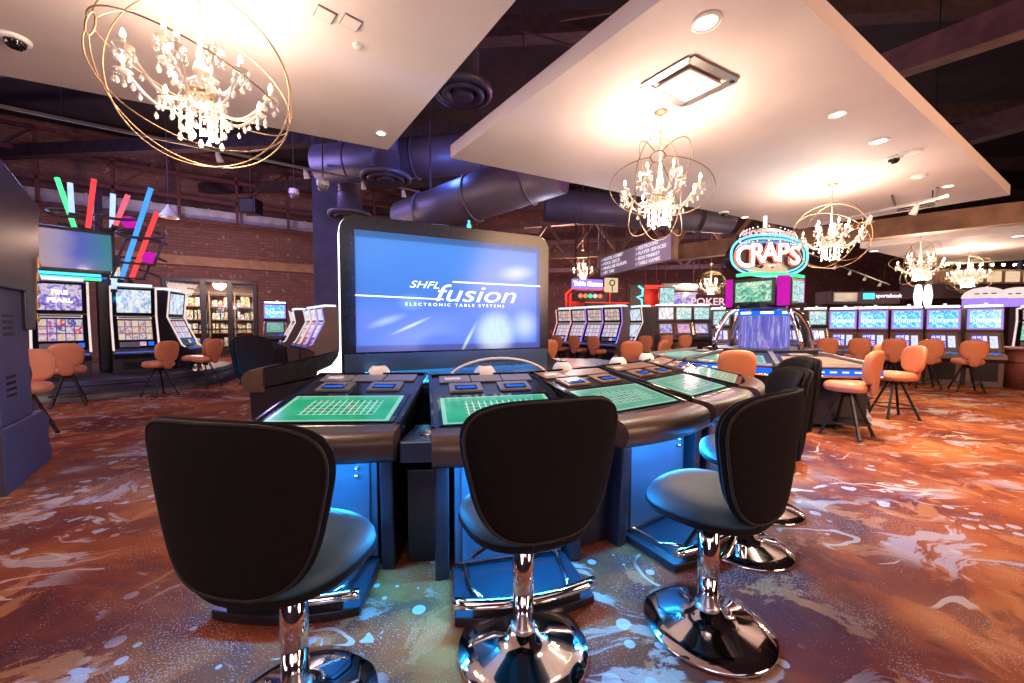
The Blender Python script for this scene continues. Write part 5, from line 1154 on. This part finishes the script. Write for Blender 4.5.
for k in range(5): MB().lathe([(0, 0.09), (0.07, 0.05), (0.09, 0), (0.07, -0.05), (0, -0.09)], (-0.4+k*0.2, -0.03, 0.0), 10).build('dice_mark', ('letter_red', 'letter_red', 'neon_green', 'letter_pink', 'letter_red')[k], parent=e)
e = sign(612, 285, 14.4, 0.50, 0.52, 'backlit', 'ring_emblem_sign', 'cream backlit square sign with a black ring emblem beside the violet neon sign', [], rz=0.25)
MB().ring((0, -0.02, 0.08), 0.10, 0.022, (0, 1, 0), 24, 6).build('ring_emblem', 'letter_black', parent=e); MB().box((0, -0.02, -0.12), (0.03, 0.02, 0.24)).build('emblem_stem', 'letter_black', parent=e)
e = sign(608, 307, 14.8, 2.0, 0.26, 'black', 'lit_marquee', 'dark marquee edged with an orange red light line above the outlined slot row', [('JACKPOT', 'neon_cyan', 0.35, -0.02, 0.2, 1.2)], rz=0.25)
MB().box((0, -0.02, 0.16), (1.9, 0.03, 0.035), bev=0.01).build('light_line', 'neon_red', parent=e)
def neon_frame(px0, py0, px1, py1, Y, mat, label, inner=True):
    A, B = P(px0, py1, Y), P(px1, py0, Y); c = (A+B)/2; e = empty('neon_outline', c, 0, label, 'neon light'); w, h = (B.x-A.x)/2, (B.z-A.z)/2
    pts = [Vector((x, 0, z)) for x, z in ((-w, -h), (w, -h), (w, h), (-w*0.7, h), (-w, h*0.5))]
    MB().tube(pts, 0.045, 8, True).build('neon_tube', mat, parent=e)
    MB().prism([(p.x, p.z) for p in pts], 0.08, 0.14, 'y').build('back_board', 'steel_red' if mat == 'neon_red' else 'darkpanel', parent=e)
    for s in (-1, 1): MB().tube([(s*w*0.5, 0.11, h*0.7), (s*w*0.5, 0.11, 8.95-c.z)], 0.02, 6).build('hanger_rod', 'steel', parent=e)
    if inner: MB().tube([p*0.82+Vector((0, 0, 0)) for p in pts], 0.03, 8, True).build('inner_tube', mat, parent=e)
neon_frame(566, 288, 610, 312, 15.5, 'neon_red', 'red neon outline frame round the boards left of the directory sign')
neon_frame(640, 286, 663, 308, 15.5, 'neon_red', 'red neon frame right of the cyan neon figure')
lamp('POINT', P(652, 296, 15.2), 40, (1, 0.08, 0.05), 0.2, name='neon_glow'); lamp('POINT', P(575, 300, 15.2), 30, (1, 0.08, 0.05), 0.2, name='neon_glow')
p = P(637, 297, 14.9); e = empty('cyan_neon_figure', p, 0, 'cyan neon curl glowing between the two red neon frames', 'neon light')
MB().tube([(0.05, 0, 0.42), (0.22, 0, 0.30), (0.20, 0, 0.05), (0.0, 0, 0.0), (0.18, 0, -0.10), (0.20, 0, -0.35), (-0.05, 0, -0.42)], 0.045, 8).build('neon_tube', 'neon_cyan', parent=e)
MB().box((0.02, 0.1, 0), (0.6, 0.1, 1.0), bev=0.02).build('back_board', 'darkpanel', parent=e)
e = sign(711, 302, 13.9, 1.0, 0.55, 'wall_dark', 'poker_sign', 'dark board with glowing pink POKER lettering right of the three slot machines', [('POKER', 'letter_pink', -0.12, 0, 0.36, 1.1)])
e = sign(680, 287, 16.0, 1.45, 0.30, 'greyplate', 'sports_banner', 'grey blue banner board above the three slot machines', [('BINGO ROOM', 'letter_white', 0.3, 0, 0.17, 1.1)])
for i, (px, py, w_, h_, mt, lab) in enumerate(((667, 299, 0.55, 0.85, 'pic_teal', 'pale green wall screen above the leftmost machine under the poker lettering'), (686, 300, 0.9, 0.6, 'pic_violet', 'violet wall screen above the middle machine under the poker lettering'), (838, 302, 0.0, 0, '', ''))):
    if not mt: continue
    p = P(px, py, 15.0); e = empty('wall_screen', p, 0, lab, 'screen', 'wall screens in the back')
    MB().box((0, 0.05, 0), (w_+0.08, 0.08, h_+0.08), bev=0.01).build('frame', 'black', parent=e)
    MB().screen((-w_/2, 0, -h_/2), (w_/2, 0, -h_/2), (w_/2, 0, h_/2), (-w_/2, 0, h_/2), t=0.004).build('screen_face', mt, parent=e)
# sports bar at the back right
p0, p1 = P(828, 297, 13.0), P(902, 296, 13.0)
e = empty('bar_canopy', ((p0.x+p1.x)/2, 13.0, 0), 0, 'dark bar canopy with sportsbook lettering behind the blue screen row', 'bar'); wl = p1.x-p0.x
MB().box((0, 0.3, p0.z-0.02), (wl, 0.5, 0.42), bev=0.02).build('fascia', 'wall_dark', parent=e)
MB().box((-wl*0.26, 0.03, p0.z), (wl*0.32, 0.05, 0.30), bev=0.01).build('menu_board', 'greyplate', parent=e)
MB().box((wl*0.06, 0.02, p0.z+0.03), (wl*0.14, 0.06, 0.20), bev=0.01).build('blue_tab', 'cyan_led', parent=e)
text('sportsbook', 'lettering', 'letter_lit', e, (wl*0.33, 0.02, p0.z+0.04), 0.18, sx=1.05)
for s in (-1, 1): MB().box((s*wl*0.45, 0.4, p0.z/2-0.1), (0.18, 0.18, p0.z-0.2), bev=0.01).build('post', 'wall_dark', parent=e)
MB().box((0, 0.5, 0.55), (wl*0.9, 0.6, 1.1), bev=0.02).build('counter', 'wood', parent=e)
for k in range(4):
    x = (-0.05+0.14*k)*wl; MB().box((x, 0.10, p0.z-0.42), (wl*0.10, 0.05, 0.24), bev=0.01).build('menu_screen', ('edge_pink', 'edge_warm', 'white_led_soft', 'edge_warm')[k], parent=e)
# cream backlit bar front, upper right
q0, q1 = P(938, 278, 13.5), P(1040, 274, 13.5)
e = empty('backlit_bar', ((q0.x+q1.x)/2, 13.5, 0), 0, 'cream backlit band of panels high behind the bar at the right', 'bar'); wl = q1.x-q0.x
MB().box((0, 0.2, q0.z+0.05), (wl, 0.3, 0.50), bev=0.02).build('band', 'wood', parent=e)
for k in range(5): MB().box((wl*(-0.3+0.18*k), 0.02, q0.z+0.05), (wl*0.12, 0.08, 0.36), bev=0.01).build('lit_panel', 'backlit', parent=e)
for k in range(8): MB().lathe([(0, 0.05), (0.035, 0.02), (0.035, -0.02), (0, -0.03)], (wl*(-0.42+0.11*k), -0.02, q0.z+0.45), 12).build('bar_bulb', 'flame', parent=e)
MB().box((-wl*0.1, 0.5, q0.z-0.45), (wl*1.1, 0.6, 0.5), bev=0.02).build('shade_canopy', 'wall_dark', parent=e)
for s in (-1, 1): MB().box((s*wl*0.48, 0.5, q0.z/2), (0.25, 0.25, q0.z), bev=0.01).build('post', 'wall_dark', parent=e)
p = P(923, 296, 10.5); e = empty('lantern_pair', p, 0, 'two tall white glowing lanterns behind the fourth blue screen machine', 'lamp')
for s in (-1, 1):
    MB().lathe([(0, 0.32), (0.06, 0.28), (0.095, 0.0), (0.06, -0.28), (0, -0.32)], (s*0.13, 0, 0), 16).build('lantern', 'white_led', parent=e)
    MB().tube([(s*0.13, 0, -0.3), (s*0.13, 0, -p.z)], 0.03, 8).build('lantern_pole', 'brushed', parent=e)
    MB().lathe([(0, 0.2), (0.05, 0.14), (0.07, 0), (0, -0.1)], (s*0.13, 0, 0.5), 14).build('glass_finial', 'crystal', parent=e)
lamp('POINT', p+Vector((0, -0.3, 0)), 12, (0.9, 0.95, 1), 0.1, name='lantern_glow')
# ---------------------------------------------------------------- orange chairs in place
place_chair(-5.62, 4.45, 0.6, -0.8, 'orange chair just behind the tall dark slot machine at the left edge', s=1.0)
place_chair(-7.30, 6.35, -0.72, 0.69, 'orange chair before the FIRE PEARL slot machine, legs on the carpet')
place_chair(-6.62, 7.25, -0.96, 0.25, 'orange chair facing left before the pale screened carousel machine')
place_chair(-7.05, 8.60, -0.90, -0.40, 'orange chair half hidden behind the one facing the carousel')
place_chair(-6.62, 8.35, -0.995, 0.10, 'orange chair seen in profile left of the shop window')
place_chair(-5.9, 8.8, -0.98, -0.2, 'orange chair peeking out behind the lone dark stool')
for i, (x, y) in enumerate(((2.38, 10.75), (1.95, 11.35), (1.52, 11.95), (1.15, 12.6))):
    place_chair(x, y, 0.72, 0.69, 'orange chair before '+('the rightmost outlined machine', 'the second outlined machine from the right', 'the third outlined machine from the right', 'the leftmost outlined machine')[i], 'orange chairs at the outlined slot row')
place_chair(0.62, 7.9, -0.55, 0.83, 'orange chair just right of the big display frame')
place_chair(2.28, 7.45, 0.2, 0.98, 'wide orange chair behind the pale beige terminal, before the outlined row')
place_chair(2.85, 7.9, -0.75, 0.66, 'orange chair turned left, its back beside the wide one behind the terminals')
place_chair(3.80, 11.2, 0.1, 0.99, 'orange pink chair left of the two at the teal screened machines')
place_chair(4.75, 12.1, 0.1, 0.99, 'orange chair before the left teal screened machine')
place_chair(5.28, 12.0, 0.1, 0.99, 'orange chair before the middle teal screened machine')
place_chair(2.70, 4.72, 0.35, 0.94, 'orange chair with its back to the photographer at the dice game')
place_chair(4.02, 4.62, -0.50, 0.87, 'nearest orange chair on the right, seat toward the dice game')
place_chair(5.50, 5.55, -0.98, 0.2, 'orange chair seen edge-on behind the nearest right one')
place_chair(5.55, 6.25, -0.75, 0.66, 'orange chair tucked at the right side of the dice game')
for i, (px, Y) in enumerate(((826, 9.1), (857, 8.9), (891, 8.6), (927, 8.2), (969, 7.75))):
    place_chair((px-512)/FPX*Y, Y, 0.50, 0.87, 'orange chair before the '+('leftmost', 'second', 'middle', 'fourth', 'rightmost')[i]+' of the five blue screen machines', 'orange chairs at the blue screen row')
# paper and glare bits on the decks
